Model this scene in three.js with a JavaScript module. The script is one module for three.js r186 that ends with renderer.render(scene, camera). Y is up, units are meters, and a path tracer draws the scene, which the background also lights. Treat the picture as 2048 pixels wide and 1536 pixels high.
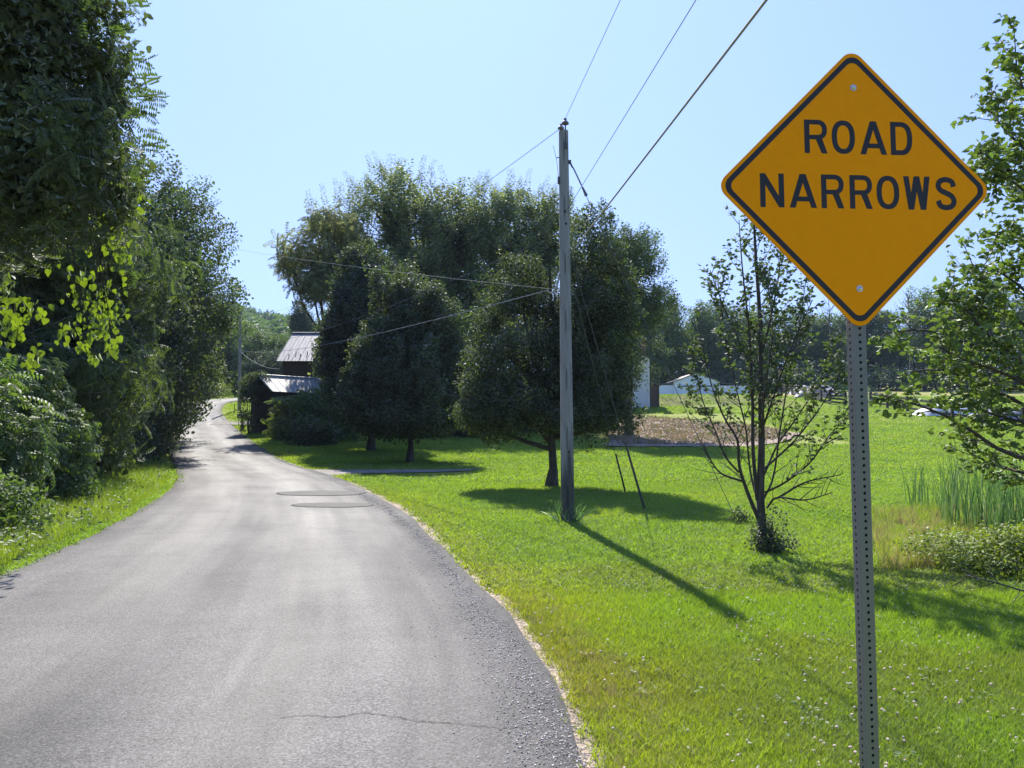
import * as THREE from 'three';
import { mergeGeometries } from 'three/addons/utils/BufferGeometryUtils.js';

// ---------------------------------------------------------------- camera, sky, sun, exposure
const F = 1540, PITCH = 3.2 * Math.PI / 180, EYE = 1.6;          // focal length in pixels of a 2048 x 1536 frame
const scene = new THREE.Scene();
const camera = new THREE.PerspectiveCamera(2 * Math.atan(768 / F) * 180 / Math.PI, 4 / 3, 0.05, 4000);
camera.position.set(0, EYE, 0); camera.rotation.x = PITCH;
const renderer = new THREE.WebGLRenderer();
renderer.toneMapping = THREE.LinearToneMapping; renderer.toneMappingExposure = 2.3;
renderer.shadowMap.enabled = true;
const SUN_AZ = -8 * Math.PI / 180, SUN_EL = 45 * Math.PI / 180;
const sunDir = new THREE.Vector3(Math.sin(SUN_AZ) * Math.cos(SUN_EL), Math.sin(SUN_EL), -Math.cos(SUN_AZ) * Math.cos(SUN_EL));
const sun = new THREE.DirectionalLight(new THREE.Color(1.0, 0.94, 0.84), 5.0);
sun.position.copy(sunDir).multiplyScalar(200); sun.castShadow = true; sun.shadow.radius = 1.2;
Object.assign(sun.shadow.camera, { left: -160, right: 160, top: 160, bottom: -160, near: 1, far: 600 });
sun.shadow.mapSize.set(4096, 4096);
scene.add(sun, sun.target);
{ // clear summer sky: pale round the sun and low down, deeper blue away from it
  const w = 512, h = 256, data = new Float32Array(w * h * 4), v = new THREE.Vector3();
  for (let j = 0; j < h; j++) for (let i = 0; i < w; i++) {
    const el = ((j + 0.5) / h - 0.5) * Math.PI, az = ((i + 0.5) / w - 0.5) * 2 * Math.PI;
    v.set(Math.cos(el) * Math.cos(az), Math.sin(el), Math.cos(el) * Math.sin(az));
    const c = v.dot(sunDir), up = Math.max(0, v.y);
    const low = Math.exp(-up * 3.6);                            // longer air path near the horizon
    const mie = 0.22 * Math.pow(Math.max(0, c), 3) + 0.07 * Math.pow(Math.max(0, c), 24);
    const ray = 0.46 + 0.22 * THREE.MathUtils.smoothstep(c, -0.1, 0.9) + 0.22 * c * c;
    let r = (0.11 + 0.28 * low) * ray + 0.58 * mie, g = (0.23 + 0.34 * low) * ray + 0.58 * mie, b = (0.64 + 0.34 * low) * ray + 0.62 * mie;
    if (v.y < 0) { r = 0.08; g = 0.10; b = 0.06; }
    data.set([r, g, b, 1], (j * w + i) * 4);
  }
  const sky = new THREE.DataTexture(data, w, h, THREE.RGBAFormat, THREE.FloatType);
  sky.mapping = THREE.EquirectangularReflectionMapping; sky.magFilter = THREE.LinearFilter; sky.needsUpdate = true;
  scene.background = sky; scene.environment = sky;
}
scene.fog = new THREE.FogExp2(new THREE.Color(0.60, 0.78, 1.0), 0.0002);

// ---------------------------------------------------------------- helpers
const R = Math.PI / 180, V = (x, y, z) => new THREE.Vector3(x, y, z);
function mulberry(a) { return () => { a |= 0; a = a + 0x6D2B79F5 | 0; let t = Math.imul(a ^ a >>> 15, 1 | a); t = t + Math.imul(t ^ t >>> 7, 61 | t) ^ t; return ((t ^ t >>> 14) >>> 0) / 4294967296; }; }
const hash = (x, y, z) => { let h = Math.imul(x, 374761393) + Math.imul(y, 668265263) + Math.imul(z, 2147483647 - 1274126177) | 0; h = Math.imul(h ^ h >>> 13, 1274126177); return ((h ^ h >>> 16) >>> 0) / 4294967296; };
const sm = (t) => t * t * (3 - 2 * t), lerp = (a, b, t) => a + (b - a) * t, clamp = (x, a = 0, b = 1) => Math.min(b, Math.max(a, x));
const sstep = (a, b, x) => sm(clamp((x - a) / (b - a)));
const wrap = (a, p) => p ? ((a % p) + p) % p : a;
function noise(x, y, z = 0, p = 0) {                              // value noise, optional period in x and y
  const xi = Math.floor(x), yi = Math.floor(y), zi = Math.floor(z), fx = sm(x - xi), fy = sm(y - yi), fz = sm(z - zi);
  const x0 = wrap(xi, p), x1 = wrap(xi + 1, p), y0 = wrap(yi, p), y1 = wrap(yi + 1, p);
  const a = hash(x0, y0, zi), b = hash(x1, y0, zi), c = hash(x0, y1, zi), d = hash(x1, y1, zi), lo = a + (b - a) * fx + (c - a + (a - b - c + d) * fx) * fy;
  if (!fz) return lo;
  const e = hash(x0, y0, zi + 1), f = hash(x1, y0, zi + 1), g = hash(x0, y1, zi + 1), h = hash(x1, y1, zi + 1), hi = e + (f - e) * fx + (g - e + (e - f - g + h) * fx) * fy;
  return lo + (hi - lo) * fz;
}
const fbm = (x, y, z, p, n = 4) => { let s = 0, a = 0.5; for (let i = 0; i < n; i++) { s += a * noise(x, y, z + i * 7, p); x *= 2; y *= 2; if (p) p *= 2; a /= 2; } return s / (1 - Math.pow(0.5, n)); };
const used = {};
function numbered(n) { const k = used[n] ?? 0; used[n] = k + 1; return k ? `${n}_${String(k).padStart(3, '0')}` : n; }
function tag(o, label, category, group, kind) { o.userData.label = label; if (category) o.userData.category = category; if (group) o.userData.group = group; if (kind) o.userData.kind = kind; return o; }
function thing(name, label, category, pos = [0, 0, 0], group, turn = 0) {
  const o = new THREE.Group(); o.name = numbered(name); o.position.set(...pos); o.rotation.y = turn; scene.add(o);
  return tag(o, label, category, group);
}
function mesh(name, geo, mat, parent = scene) {
  const g = Array.isArray(geo) ? mergeGeometries(geo.map((x) => { const y = x.index ? x.toNonIndexed() : x; for (const k of Object.keys(y.attributes)) if (!['position', 'normal', 'uv'].includes(k)) y.deleteAttribute(k); return y; })) : geo;
  const o = new THREE.Mesh(g, mat); o.name = parent === scene ? numbered(name) : name; o.castShadow = o.receiveShadow = true; parent.add(o); return o;
}
const structure = (name, geo, mat, label) => { const o = mesh(name, geo, mat); o.userData.kind = 'structure'; if (label) o.userData.label = label; return o; };
const at = (u, v, d) => {                                        // a pixel of the photograph at depth d metres -> world
  const a = (u - 1024) / F, b = (768 - v) / F, y = b * Math.cos(PITCH) + Math.sin(PITCH), f = Math.cos(PITCH) - b * Math.sin(PITCH);
  return V(a / f * d, EYE + y / f * d, -d);
};
const box = (w, h, l, x = 0, y = 0, z = 0) => new THREE.BoxGeometry(w, h, l).translate(x, y, z);
function geoFrom(pos, idx, uv) {
  const g = new THREE.BufferGeometry(); g.setAttribute('position', new THREE.Float32BufferAttribute(pos, 3));
  g.setAttribute('uv', new THREE.Float32BufferAttribute(uv ?? new Array(pos.length / 3 * 2).fill(0), 2)); g.setIndex(idx); g.computeVertexNormals(); return g;
}
function tube(pts, r0, r1, sides = 6, seg) {                     // tapered tube through points
  const n = seg ?? Math.max(2, (pts.length - 1) * 3), curve = pts.length > 2 ? new THREE.CatmullRomCurve3(pts, false, 'centripetal') : new THREE.LineCurve3(pts[0], pts[1]);
  const pos = [], idx = [], uv = []; let nrm = null, len = 0, last = null;
  for (let i = 0; i <= n; i++) {
    const t = i / n, p = curve.getPoint(t), tan = curve.getTangent(t).normalize();
    if (!nrm) nrm = V(0.3, 0.1, 0.95).cross(tan).lengthSq() > 0.01 ? V(0.3, 0.1, 0.95).cross(tan).normalize() : V(1, 0, 0);
    nrm.addScaledVector(tan, -nrm.dot(tan)).normalize(); const bi = tan.clone().cross(nrm), r = lerp(r0, r1, t);
    if (last) len += p.distanceTo(last); last = p;
    for (let k = 0; k <= sides; k++) { const a = k / sides * Math.PI * 2, c = Math.cos(a) * r, s = Math.sin(a) * r; pos.push(p.x + nrm.x * c + bi.x * s, p.y + nrm.y * c + bi.y * s, p.z + nrm.z * c + bi.z * s); uv.push(k / sides * Math.max(0.25, 6.28 * r0), len); }
    if (i) for (let k = 0; k < sides; k++) { const a = (i - 1) * (sides + 1) + k, b = a + sides + 1; idx.push(a, a + 1, b, b, a + 1, b + 1); }
  }
  return geoFrom(pos, idx, uv);
}
const enc = (x) => { x = clamp(x); return 255 * (x <= 0.0031308 ? 12.92 * x : 1.055 * Math.pow(x, 1 / 2.4) - 0.055); };
function texture(size, fn, srgb = true, rep = 1) {               // fn(x, y in 0..1, px, py) -> [r, g, b] linear, or a number
  const d = new Uint8Array(size * size * 4);
  for (let j = 0; j < size; j++) for (let i = 0; i < size; i++) {
    const c = fn(i / size, j / size, i, j), q = (j * size + i) * 4;
    if (typeof c === 'number') d[q] = d[q + 1] = d[q + 2] = clamp(c) * 255; else for (let k = 0; k < 3; k++) d[q + k] = srgb ? enc(c[k]) : clamp(c[k]) * 255;
    d[q + 3] = 255;
  }
  const t = new THREE.DataTexture(d, size, size); t.wrapS = t.wrapT = THREE.RepeatWrapping; t.magFilter = THREE.LinearFilter; t.repeat.set(rep, rep);
  if (srgb) t.colorSpace = THREE.SRGBColorSpace; t.needsUpdate = true; return t;
}
const col = (r, g, b) => new THREE.Color().setRGB(r, g, b);
const std = (c, rough = 0.8, metal = 0, more = {}) => new THREE.MeshStandardMaterial({ color: c.isColor ? c : col(...c), roughness: rough, metalness: metal, ...more });
const leafMat = (c, trans = 0.42, coat = 0.25) => new THREE.MeshPhysicalMaterial({ color: col(...c), roughness: 1, transmission: trans, thickness: 0, side: THREE.DoubleSide, clearcoat: coat, clearcoatRoughness: 0.38 });

// ---------------------------------------------------------------- terrain
const HT = [[-200, 0], [0, 0], [27, 0], [34, 0.1], [40, 0.38], [50, 0.98], [60, 1.75], [68, 2.6], [75, 3.3], [90, 4.7], [115, 6.4], [150, 9], [200, 12.5], [300, 20], [900, 60]];
function base(d) {
  let i = 0; while (i < HT.length - 2 && d > HT[i + 1][0]) i++;
  const s = (k) => { const a = HT[Math.max(0, k - 1)], b = HT[Math.min(HT.length - 1, k + 1)]; return (b[1] - a[1]) / (b[0] - a[0]); };
  const [x0, y0] = HT[i], [x1, y1] = HT[i + 1], h = x1 - x0, t = clamp((d - x0) / h), t2 = t * t, t3 = t2 * t;
  return (2 * t3 - 3 * t2 + 1) * y0 + (t3 - 2 * t2 + t) * h * s(i) + (-2 * t3 + 3 * t2) * y1 + (t3 - t2) * h * s(i + 1);
}
const CX = [[-60, -1.5], [-20, -1.9], [0, -2.0], [3.6, -2.06], [5.5, -2.28], [8.3, -2.95], [13.2, -4.15], [20.4, -6.5], [25.7, -8.65], [34.7, -12.85], [47, -18.4], [62, -25.2], [68, -27.9], [75, -30.6]];
const roadPts = CX.map(([d, x]) => V(x, 0, -d)).concat([V(-33.2, 0, -84), V(-33.0, 0, -91), V(-29.5, 0, -96.5), V(-23, 0, -99.5), V(-10, 0, -101), V(10, 0, -103)]);
const roadCurve = new THREE.CatmullRomCurve3(roadPts, false, 'centripetal');
const ROAD = roadCurve.getSpacedPoints(420), roadT = ROAD.map((p, i) => V().copy ? ROAD[Math.min(420, i + 1)].clone().sub(ROAD[Math.max(0, i - 1)]).normalize() : 0);
function roadSide(x, z) {                                        // signed distance from the centre line (+ right), and the sample
  let best = 1e9, k = 0; for (let i = 0; i <= 420; i++) { const dx = x - ROAD[i].x, dz = z - ROAD[i].z, q = dx * dx + dz * dz; if (q < best) { best = q; k = i; } }
  const t = roadT[k], s = (x - ROAD[k].x) * -t.z + (z - ROAD[k].z) * t.x;
  return [Math.sqrt(best) * Math.sign(s || 1), k];
}
const halfW = (d) => lerp(2.42, 2.22, sstep(8, 30, d));
function H(x, z) {
  const d = -z; let h = base(d);
  const win = sstep(12.5, 15.5, x) * (1 - sstep(27, 33, x)) * (1 - sstep(125, 140, d));
  h = lerp(h, Math.max(h, 5.05), win * sstep(78 + 1.5 * noise(x * 0.3, 5), 83, d));
  const left = -(x + 2 + (d > 0 ? lerp(0, 26, sstep(0, 75, d)) : 0)) - 9; if (left > 0) h += 0.16 * left * sstep(0, 30, left + 10);
  h -= 0.22 * sstep(4.8, 6.4, x) * (1 - sstep(8, 11, x)) * sstep(5, 7.5, d) * (1 - sstep(12, 16, d));
  return h + 0.05 * (noise(x * 0.25, z * 0.25, 3) - 0.5) * sstep(2, 6, Math.abs(x + 2 + d * 0.36)) ;
}
function groundAt(u, v) { const a = at(u, v, 1), o = V(0, EYE, 0), k = a.sub(o); let d = 2; for (; d < 500; d += 0.1) if (EYE + k.y * d <= H(k.x * d, -d)) break; let lo = d - 0.1; for (let i = 0; i < 12; i++) { const m = (lo + d) / 2; if (EYE + k.y * m <= H(k.x * m, -m)) d = m; else lo = m; } return V(k.x * d, H(k.x * d, -d), -d); }
function ramp(from, to, fine0, fine1, step, grow) { const a = []; let x = fine0; for (; x <= fine1; x += step) a.push(x); let s = step; while (x < to) { a.push(x); s *= grow; x += s; } a.push(to); x = fine0; s = step; while (x > from) { s *= grow; x -= s; a.unshift(Math.max(from, x)); } return a; }
{
  const xs = ramp(-700, 700, -13, 13, 0.4, 1.07), zs = ramp(-45, 900, 0, 34, 0.4, 1.05).map((d) => -d), pos = [], uv = [], idx = [], n = xs.length;
  for (const z of zs) for (const x of xs) { pos.push(x, H(x, z), z); uv.push(x / 3, z / 3); }
  for (let j = 0; j < zs.length - 1; j++) for (let i = 0; i < n - 1; i++) { const a = j * n + i, b = a + n; idx.push(a, a + 1, b, b, a + 1, b + 1); }
  const g = geoFrom(pos, idx, uv);
  const c = []; for (let i = 0; i < pos.length; i += 3) {       // lawn, with drier and greener areas; bare earth of the cut bank
    const x = pos[i], d = -pos[i + 2], m = fbm(x * 0.22, d * 0.22, 1, 0, 3), q = fbm(x * 0.9, d * 0.5, 9, 0, 3);
    let k = [0.165 + 0.08 * m, 0.235 + 0.045 * q, 0.017];
    const earth = sstep(13, 15, x) * (1 - sstep(27, 30, x)) * sstep(77.5, 79.5, d) * (1 - sstep(82.5, 84, d)) * 0.6 * sstep(0.4, 0.6, fbm(x * 0.4, d * 0.6, 4, 0, 3));
    const dry = sstep(30, 36, x) * sstep(95, 105, d) * 0.6;
    k = k.map((a, j) => lerp(lerp(a, [0.085, 0.062, 0.03][j], earth), [0.30, 0.27, 0.09][j], dry)); c.push(...k);
  }
  g.setAttribute('color', new THREE.Float32BufferAttribute(c, 3));
  const t = texture(1024, (x, y) => { const a = fbm(x * 96, y * 96, 2, 96, 3), b = fbm(x * 12, y * 12, 5, 12, 3); const v = 0.45 + 0.75 * a + 0.25 * (b - 0.5); return [v * 1.02, v, v * 0.9]; });
  const bp = texture(512, (x, y) => fbm(x * 64, y * 64, 12, 64, 3), false);
  structure('ground', g, std([1, 1, 1], 0.95, 0, { vertexColors: true, map: t, bumpMap: bp, bumpScale: 0.05 }), 'green mown lawn and rising pasture around the road');
}

// ---------------------------------------------------------------- road
const asphalt = texture(2048, (x, y, i, j) => {
  const f = noise(x * 300, y * 300, 1, 300), s = hash(i >> 2, j >> 2, 3), g = noise(x * 210, y * 210, 8, 210), m = fbm(x * 7, y * 7, 4, 7, 3);
  let v = 0.062 + 0.07 * (f - 0.5) + 0.03 * (m - 0.5); if (g > 0.7) v += 0.08 * (g - 0.5); if (g < 0.25) v -= 0.02; if (s > 0.988) v += 0.12; if (s < 0.02) v -= 0.03; v = Math.max(0.012, v);
  return [v * 1.03, v, v * 0.99];
});
const asphaltBump = texture(1024, (x, y) => 0.5 * noise(x * 300, y * 300, 8, 300) + 0.5 * noise(x * 500, y * 500, 6, 500), false);
const wornRough = texture(512, (x, y) => { // wheel paths polished smoother than the crown and the edges, with long streaks
  const o = (x - 0.5) * 5, path = Math.exp(-Math.pow((Math.abs(o + 0.15) - 0.85) / 0.45, 2)), s = fbm(x * 12, y * 8, 3, 4, 4) - 0.5, q = noise(x * 48, y * 12, 7, 12) - 0.5, b = fbm(x * 6, y * 24, 11, 6, 3) - 0.5;
  return clamp(0.83 - 0.06 * path + 0.13 * s + 0.04 * q + 0.07 * b + 0.08 * sstep(1.6, 2.3, Math.abs(o)), 0.6, 1);
}, false); wornRough.channel = 1;
const roadMat = std([0.86, 0.86, 0.835], 1, 0, { roughnessMap: wornRough, map: asphalt, bumpMap: asphaltBump, bumpScale: 0.003, vertexColors: true });
const lift = (d) => 0.02 + 0.0011 * Math.max(0, d);
function ribbon(o0, o1, cuts, k0, k1, up, tint, skirt = 0) {      // strip along the road between two offsets
  const pos = [], uv = [], uv1 = [], idx = [], c = []; let row = 0, n = cuts + 1 + (skirt ? 2 : 0);
  for (let k = k0; k <= k1; k++) {
    const p = ROAD[k], t = roadT[k], d = -p.z, a = typeof o0 === 'function' ? o0(d, k) : o0, b = typeof o1 === 'function' ? o1(d, k) : o1;
    for (let j = -(skirt ? 1 : 0); j <= cuts + (skirt ? 1 : 0); j++) {
      const jj = clamp(j, 0, cuts), o = lerp(a, b, jj / cuts), x = p.x - t.z * o, z = p.z + t.x * o, out = j !== jj;
      pos.push(x, H(x, z) + up(d) - (out ? skirt + lift(d) : 0), z); uv.push(o / 2.4, k * 0.55 / 2.4); uv1.push(o / 5 + 0.5, k / 70); c.push(...(tint ? tint(o, d, x, z) : [1, 1, 1]));
    }
    if (row++) for (let j = 0; j < n - 1; j++) { const q = (row - 2) * n + j, r = q + n; idx.push(q, q + 1, r, r, q + 1, r + 1); }
  }
  const g = geoFrom(pos, idx, uv); g.setAttribute('color', new THREE.Float32BufferAttribute(c, 3)); g.setAttribute('uv1', new THREE.Float32BufferAttribute(uv1, 2)); return g;
}
const wob = (s) => (d, k) => s * (halfW(d) + 0.06 * (noise(k * 0.55, s * 9) - 0.5) + 0.04 * (noise(k * 1.7, s * 5) - 0.5));
structure('road', ribbon(wob(-1), wob(1), 22, 0, 420, lift, (o, d, x, z) => { // worn, paler wheel paths; streaks of dust along the lane
  const wear = 0.55 * (fbm(o * 2.3 + 5, d * 0.05, 6, 0, 3) - 0.5) + 0.22 * Math.exp(-Math.pow((Math.abs(o) - 1.0) / 0.5, 2)) + 0.5 * (fbm(o * 1.1 + 20, d * 0.13, 3, 0, 3) - 0.5) + 0.35 * (fbm(x * 0.7, z * 0.7, 8, 0, 3) - 0.5) - 0.10 * sstep(1.7, 2.3, Math.abs(o));
  const v = 1 + 1.9 * wear; return [v * 1.01, v, v];
}, 0.1), roadMat, 'grey asphalt country road curving uphill to the left');
// asphalt repair patches with dark sealed rims, and a crack
const seal = std([0.02, 0.02, 0.021], 0.97), patchMat = std([0.74, 0.71, 0.68], 0.86, 0, { map: asphalt, bumpMap: asphaltBump, bumpScale: 0.006 });
function blob(c, rx, rz, turn, y, n = 40, seed = 1, k = 1) {
  const pos = [c.x, c.y + y, c.z], uv = [0.5, 0.5], idx = [];
  for (let i = 0; i < n; i++) { const a = i / n * Math.PI * 2, e = (q) => Math.sign(q) * Math.pow(Math.abs(q), 0.8), w = k * (1 + 0.10 * (noise(i * 0.5, seed) - 0.5)), px = e(Math.cos(a)) * rx * w + (k - 1) * 0.3, pz = e(Math.sin(a)) * rz * w, x = c.x + px * Math.cos(turn) - pz * Math.sin(turn), z = c.z + px * Math.sin(turn) + pz * Math.cos(turn); pos.push(x, H(x, z) + lift(-z) + y - (c.y === 0 ? 0 : 0), z); uv.push(x / 2.4, z / 2.4); idx.push(0, 1 + (i + 1) % n, 1 + i); }
  pos[1] = H(c.x, c.z) + lift(-c.z) + y; uv[0] = c.x / 2.4; uv[1] = c.z / 2.4; return geoFrom(pos, idx, uv);
}
for (const [u, v, rx, rz, lab] of [[641, 990, 1.0, 0.62, 'farther of two oval asphalt repair patches at the road edge'], [667, 1014, 0.78, 0.42, 'nearer of two oval asphalt repair patches at the road edge']]) {
  const p = groundAt(u, v), g = thing('asphalt_patch', lab, 'road patch'); g.userData.group = 'asphalt patches by the gravel entrance';
  mesh('sealed_rim', blob(p, rx * 1.06, rz * 1.12, 0.05, 0.004, 44, u), seal, g); mesh('fill', blob(p, rx, rz, 0.05, 0.008, 44, u), patchMat, g);
}
{ const pts = [], rng = mulberry(5); for (let i = 0; i <= 60; i++) { const t = i / 60; pts.push(groundAt(lerp(560, 1060, t), lerp(1440, 1452, t) - 9 * Math.sin(t * 5) + 10 * noise(t * 9, 3) + 3 * (rng() - 0.5))); }
  const pos = [], idx = []; pts.forEach((p, i) => { const w = 0.0015 + 0.0028 * rng() * (1 - Math.abs(i / 30 - 1) * 0.6); pos.push(p.x, lift(4) + 0.004 + p.y, p.z - w, p.x, lift(4) + 0.004 + p.y, p.z + w); if (i) idx.push(i * 2 - 2, i * 2 - 1, i * 2, i * 2, i * 2 - 1, i * 2 + 1); });
  tag(mesh('pavement_crack', geoFrom(pos, idx), seal), 'thin wavy crack across the near asphalt', 'crack'); }

// ---------------------------------------------------------------- gravel: shoulder, entrances
const gravelTex = texture(1024, (x, y, i, j) => { const a = noise(x * 90, y * 90, 2, 90), b = noise(x * 190, y * 190, 4, 190), m = fbm(x * 6, y * 6, 1, 6, 3), v = 0.12 + 0.26 * a * b + 0.12 * m; return [v * 1.10, v, v * 0.86]; });
const gravelMat = std([0.7, 0.7, 0.74], 0.95, 0, { map: gravelTex, bumpMap: texture(512, (x, y) => noise(x * 90, y * 90, 2, 90), false), bumpScale: 0.02 });  // base colour darkened to stand in for tree shade over the driveway
const tanMat = std([0.98, 0.86, 0.72], 0.95, 0, { map: gravelTex, bumpMap: gravelMat.bumpMap, bumpScale: 0.02 });
const kAt = (d) => { let b = 0; for (let i = 0; i < 300; i++) if (Math.abs(ROAD[i].z + d) < Math.abs(ROAD[b].z + d)) b = i; return b; };
const shoulderW = (d) => lerp(0.13, 0.24, sstep(7.5, 14, d));
structure('gravel_shoulder', ribbon((d, k) => halfW(d) - 0.25, (d, k) => halfW(d) + shoulderW(d) * (0.4 + 1.0 * noise(k * 0.9, 77)), 3, kAt(-4), kAt(27), () => 0.012), tanMat, 'pale tan gravel and dry litter strip along the right road edge');
function patchStrip(pts, w, up) { const c = new THREE.CatmullRomCurve3(pts), n = 40, pos = [], uv = [], idx = []; for (let i = 0; i <= n; i++) { const p = c.getPoint(i / n), t = c.getTangent(i / n); const l = Math.hypot(t.x, t.z); for (let j = 0; j <= 4; j++) { const o = (j / 4 - 0.5) * w(i / n) * (1 + 0.2 * (noise(i * 0.7, j * 3) - 0.5)), x = p.x - t.z / l * o, z = p.z + t.x / l * o; pos.push(x, H(x, z) + up, z); uv.push(x / 2, z / 2); } if (i) for (let j = 0; j < 4; j++) { const a = (i - 1) * 5 + j, b = a + 5; idx.push(a, a + 1, b, b, a + 1, b + 1); } } return geoFrom(pos, idx, uv); }
structure('gravel_driveway', patchStrip([V(-7.6, 0, -26.4), V(-5.6, 0, -27.2), V(-3.6, 0, -27.8), V(-1.8, 0, -28.6), V(-0.6, 0, -30)], (t) => lerp(4.6, 2.2, sstep(0, 0.3, t)) * (1 - 0.55 * sstep(0.5, 1, t)), 0.03), gravelMat, 'gravel driveway joining the right side of the road');
structure('farm_lane', patchStrip([V(-23.5, 0, -60.5), V(-21, 0, -61), V(-18, 0, -62.5), V(-14, 0, -64)], () => 3, 0.1), gravelMat, 'gravel lane turning off beside the mailbox');
const dirtMat = std([1, 1, 1], 0.95, 0, { map: texture(1024, (x, y) => { const a = fbm(x * 70, y * 70, 3, 70, 3), b = noise(x * 30, y * 140, 4, 0), m = fbm(x * 5, y * 5, 6, 5, 3), v = 0.12 + 0.26 * (a - 0.35) + 0.1 * (m - 0.5); return [v * 1.3, v * 0.95, v * 0.72]; }) });
{ // tilled garden bed with straw
  const pos = [], uv = [], idx = [], nx = 44, nz = 26;
  const lo = groundAt(1290, 896), hi = groundAt(1360, 835);
  for (let j = 0; j <= nz; j++) for (let i = 0; i <= nx; i++) {
    const t = j / nz, d = lerp(-lo.z, -hi.z, t), e = Math.sin(Math.PI * clamp(t * 0.9 + 0.08)), xl = lerp(5.2, 9.5, t) - 1.0 * noise(j * 0.6, 4), xr = 9 + 10 * Math.pow(e, 0.8) + 1.2 * (noise(j * 0.7, 8) - 0.5), x = lerp(xl, xr, i / nx);
    pos.push(x, H(x, -d) + 0.07 + 0.06 * noise(x * 1.6, d * 1.6, 3), -d); uv.push(x / 4, d / 4);
    if (i && j) { const a = (j - 1) * (nx + 1) + i - 1, b = a + nx + 1; idx.push(a, a + 1, b, b, a + 1, b + 1); }
  }
  structure('garden_soil', geoFrom(pos, idx, uv), dirtMat, 'bare tilled garden plot with straw on the lawn');
}
// ---------------------------------------------------------------- leaves, sprays, crowns
const barkTex = texture(512, (x, y) => { const a = fbm(x * 24, y * 6, 2, 6, 4), v = 0.045 + 0.10 * (a - 0.3); return [v * 1.12, v, v * 0.88]; });
const bark = std([1, 1, 1], 0.92, 0, { map: barkTex, bumpMap: texture(512, (x, y) => fbm(x * 24, y * 6, 2, 6, 4), false), bumpScale: 0.02 });
const twigMat = std([0.055, 0.045, 0.038], 0.9);
const X = V(1, 0, 0), Y = V(0, 1, 0);
function Leaves() { return { pos: [], idx: [], build() { return geoFrom(this.pos, this.idx); } }; }
const SHAPES = { diamond: [[0.45, 0.5]], ovate: [[0.18, 0.38], [0.5, 0.5], [0.8, 0.24]], heart: [[-0.08, 0.3], [0.14, 0.52], [0.45, 0.47], [0.78, 0.2]] };
function leaf(L, p, dir, nrm, len, wid, shape = 'diamond', fold = 0.25, curl = 0.15) { // a blade folded along its midrib and curling to the tip
  const side = dir.clone().cross(nrm).normalize(), up = side.clone().cross(dir).normalize(), s = SHAPES[shape], q = L.pos.length / 3;
  const put = (t, w, h) => { const c = -curl * t * t * len; L.pos.push(p.x + dir.x * t * len + side.x * w + up.x * (h + c), p.y + dir.y * t * len + side.y * w + up.y * (h + c), p.z + dir.z * t * len + side.z * w + up.z * (h + c)); };
  put(0, 0, 0); put(1, 0, 0);
  if (s.length === 1) { const [t, w] = s[0]; put(t, w * wid, fold * w * wid); put(t, -w * wid, fold * w * wid); L.idx.push(q, q + 2, q + 1, q, q + 1, q + 3); return; }
  put(0.5, 0, 0);
  for (const e of [1, -1]) { const k = L.pos.length / 3; for (const [t, w] of s) put(t, e * w * wid, fold * w * wid); const f = (a, b, c) => e > 0 ? L.idx.push(a, b, c) : L.idx.push(a, c, b);
    const n = s.length; f(q, k, q + 2); for (let i = 0; i < n - 1; i++) f(k + i, k + i + 1, q + 2); f(k + n - 1, q + 1, q + 2); }
}
const rdir = (r) => { const z = 2 * r() - 1, a = r() * 6.2832, s = Math.sqrt(1 - z * z); return V(s * Math.cos(a), z, s * Math.sin(a)); };
function spray(seed, n, L, spread, len, wid, shape = 'diamond', opt = {}) {  // leaves along a short twig that points up +y
  const r = mulberry(seed), b = Leaves();
  for (let i = 0; i < n; i++) {
    const t = (i + 0.3 + 0.7 * r()) / n, a = i * 2.4 + r(), o = spread * (1 - 0.5 * t) * Math.sqrt(r()), p = V(Math.cos(a) * o, t * L, Math.sin(a) * o);
    const dir = V(Math.cos(a), 0.5 + (opt.up ?? 0) - (opt.droop ?? 0.3) * r() * 2, Math.sin(a)).addScaledVector(rdir(r), 0.6).normalize(), nrm = V(0, 1, 0).addScaledVector(rdir(r), 0.8);
    leaf(b, p, dir, nrm, len * (0.7 + 0.5 * r()), wid * (0.7 + 0.5 * r()), shape, 0.3, 0.1 + 0.25 * r());
  }
  return b.build();
}
function frond(seed, pairs, L, len, wid, many = 3) {             // pinnate compound leaves sharing a twig tip
  const r = mulberry(seed), b = Leaves();
  for (let m = 0; m < many; m++) {
    const az = m / many * 6.28 + r(), out = V(Math.cos(az), 0, Math.sin(az)), sd = V(-Math.sin(az), 0, Math.cos(az)), e = many === 1 ? 0.15 : 0.55;
    for (let i = 0; i < pairs; i++) {
      const t = 0.18 + 0.82 * i / (pairs - 1), y = L * (t * (1 - e) - (many === 1 ? 0.12 : 0.35) * t * t), o = L * t * (many === 1 ? 0.25 : 0.85), p = out.clone().multiplyScalar(o).add(V(0, y + 0.1 * L, 0)), ax = out.clone().multiplyScalar(many === 1 ? 0.3 : 0.9).add(V(0, many === 1 ? 0.9 : 0.2 - 0.6 * t, 0)).normalize();
      for (const s of i === pairs - 1 ? [1, -1, 0] : [1, -1]) { const dir = s ? sd.clone().multiplyScalar(s).addScaledVector(ax, 0.45).add(V(0, -0.3 - 0.2 * r(), 0)).normalize() : ax.clone(); leaf(b, p, dir, many === 1 ? out.clone().multiplyScalar(-0.7).add(V(0, 0.6, 0)) : V(0, 1, 0).addScaledVector(rdir(r), 0.3), len * (0.8 + 0.4 * r()) * (1 - 0.35 * Math.abs(t - 0.55)), wid, 'diamond', 0.3, 0.2); }
    }
  }
  return b.build();
}
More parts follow.
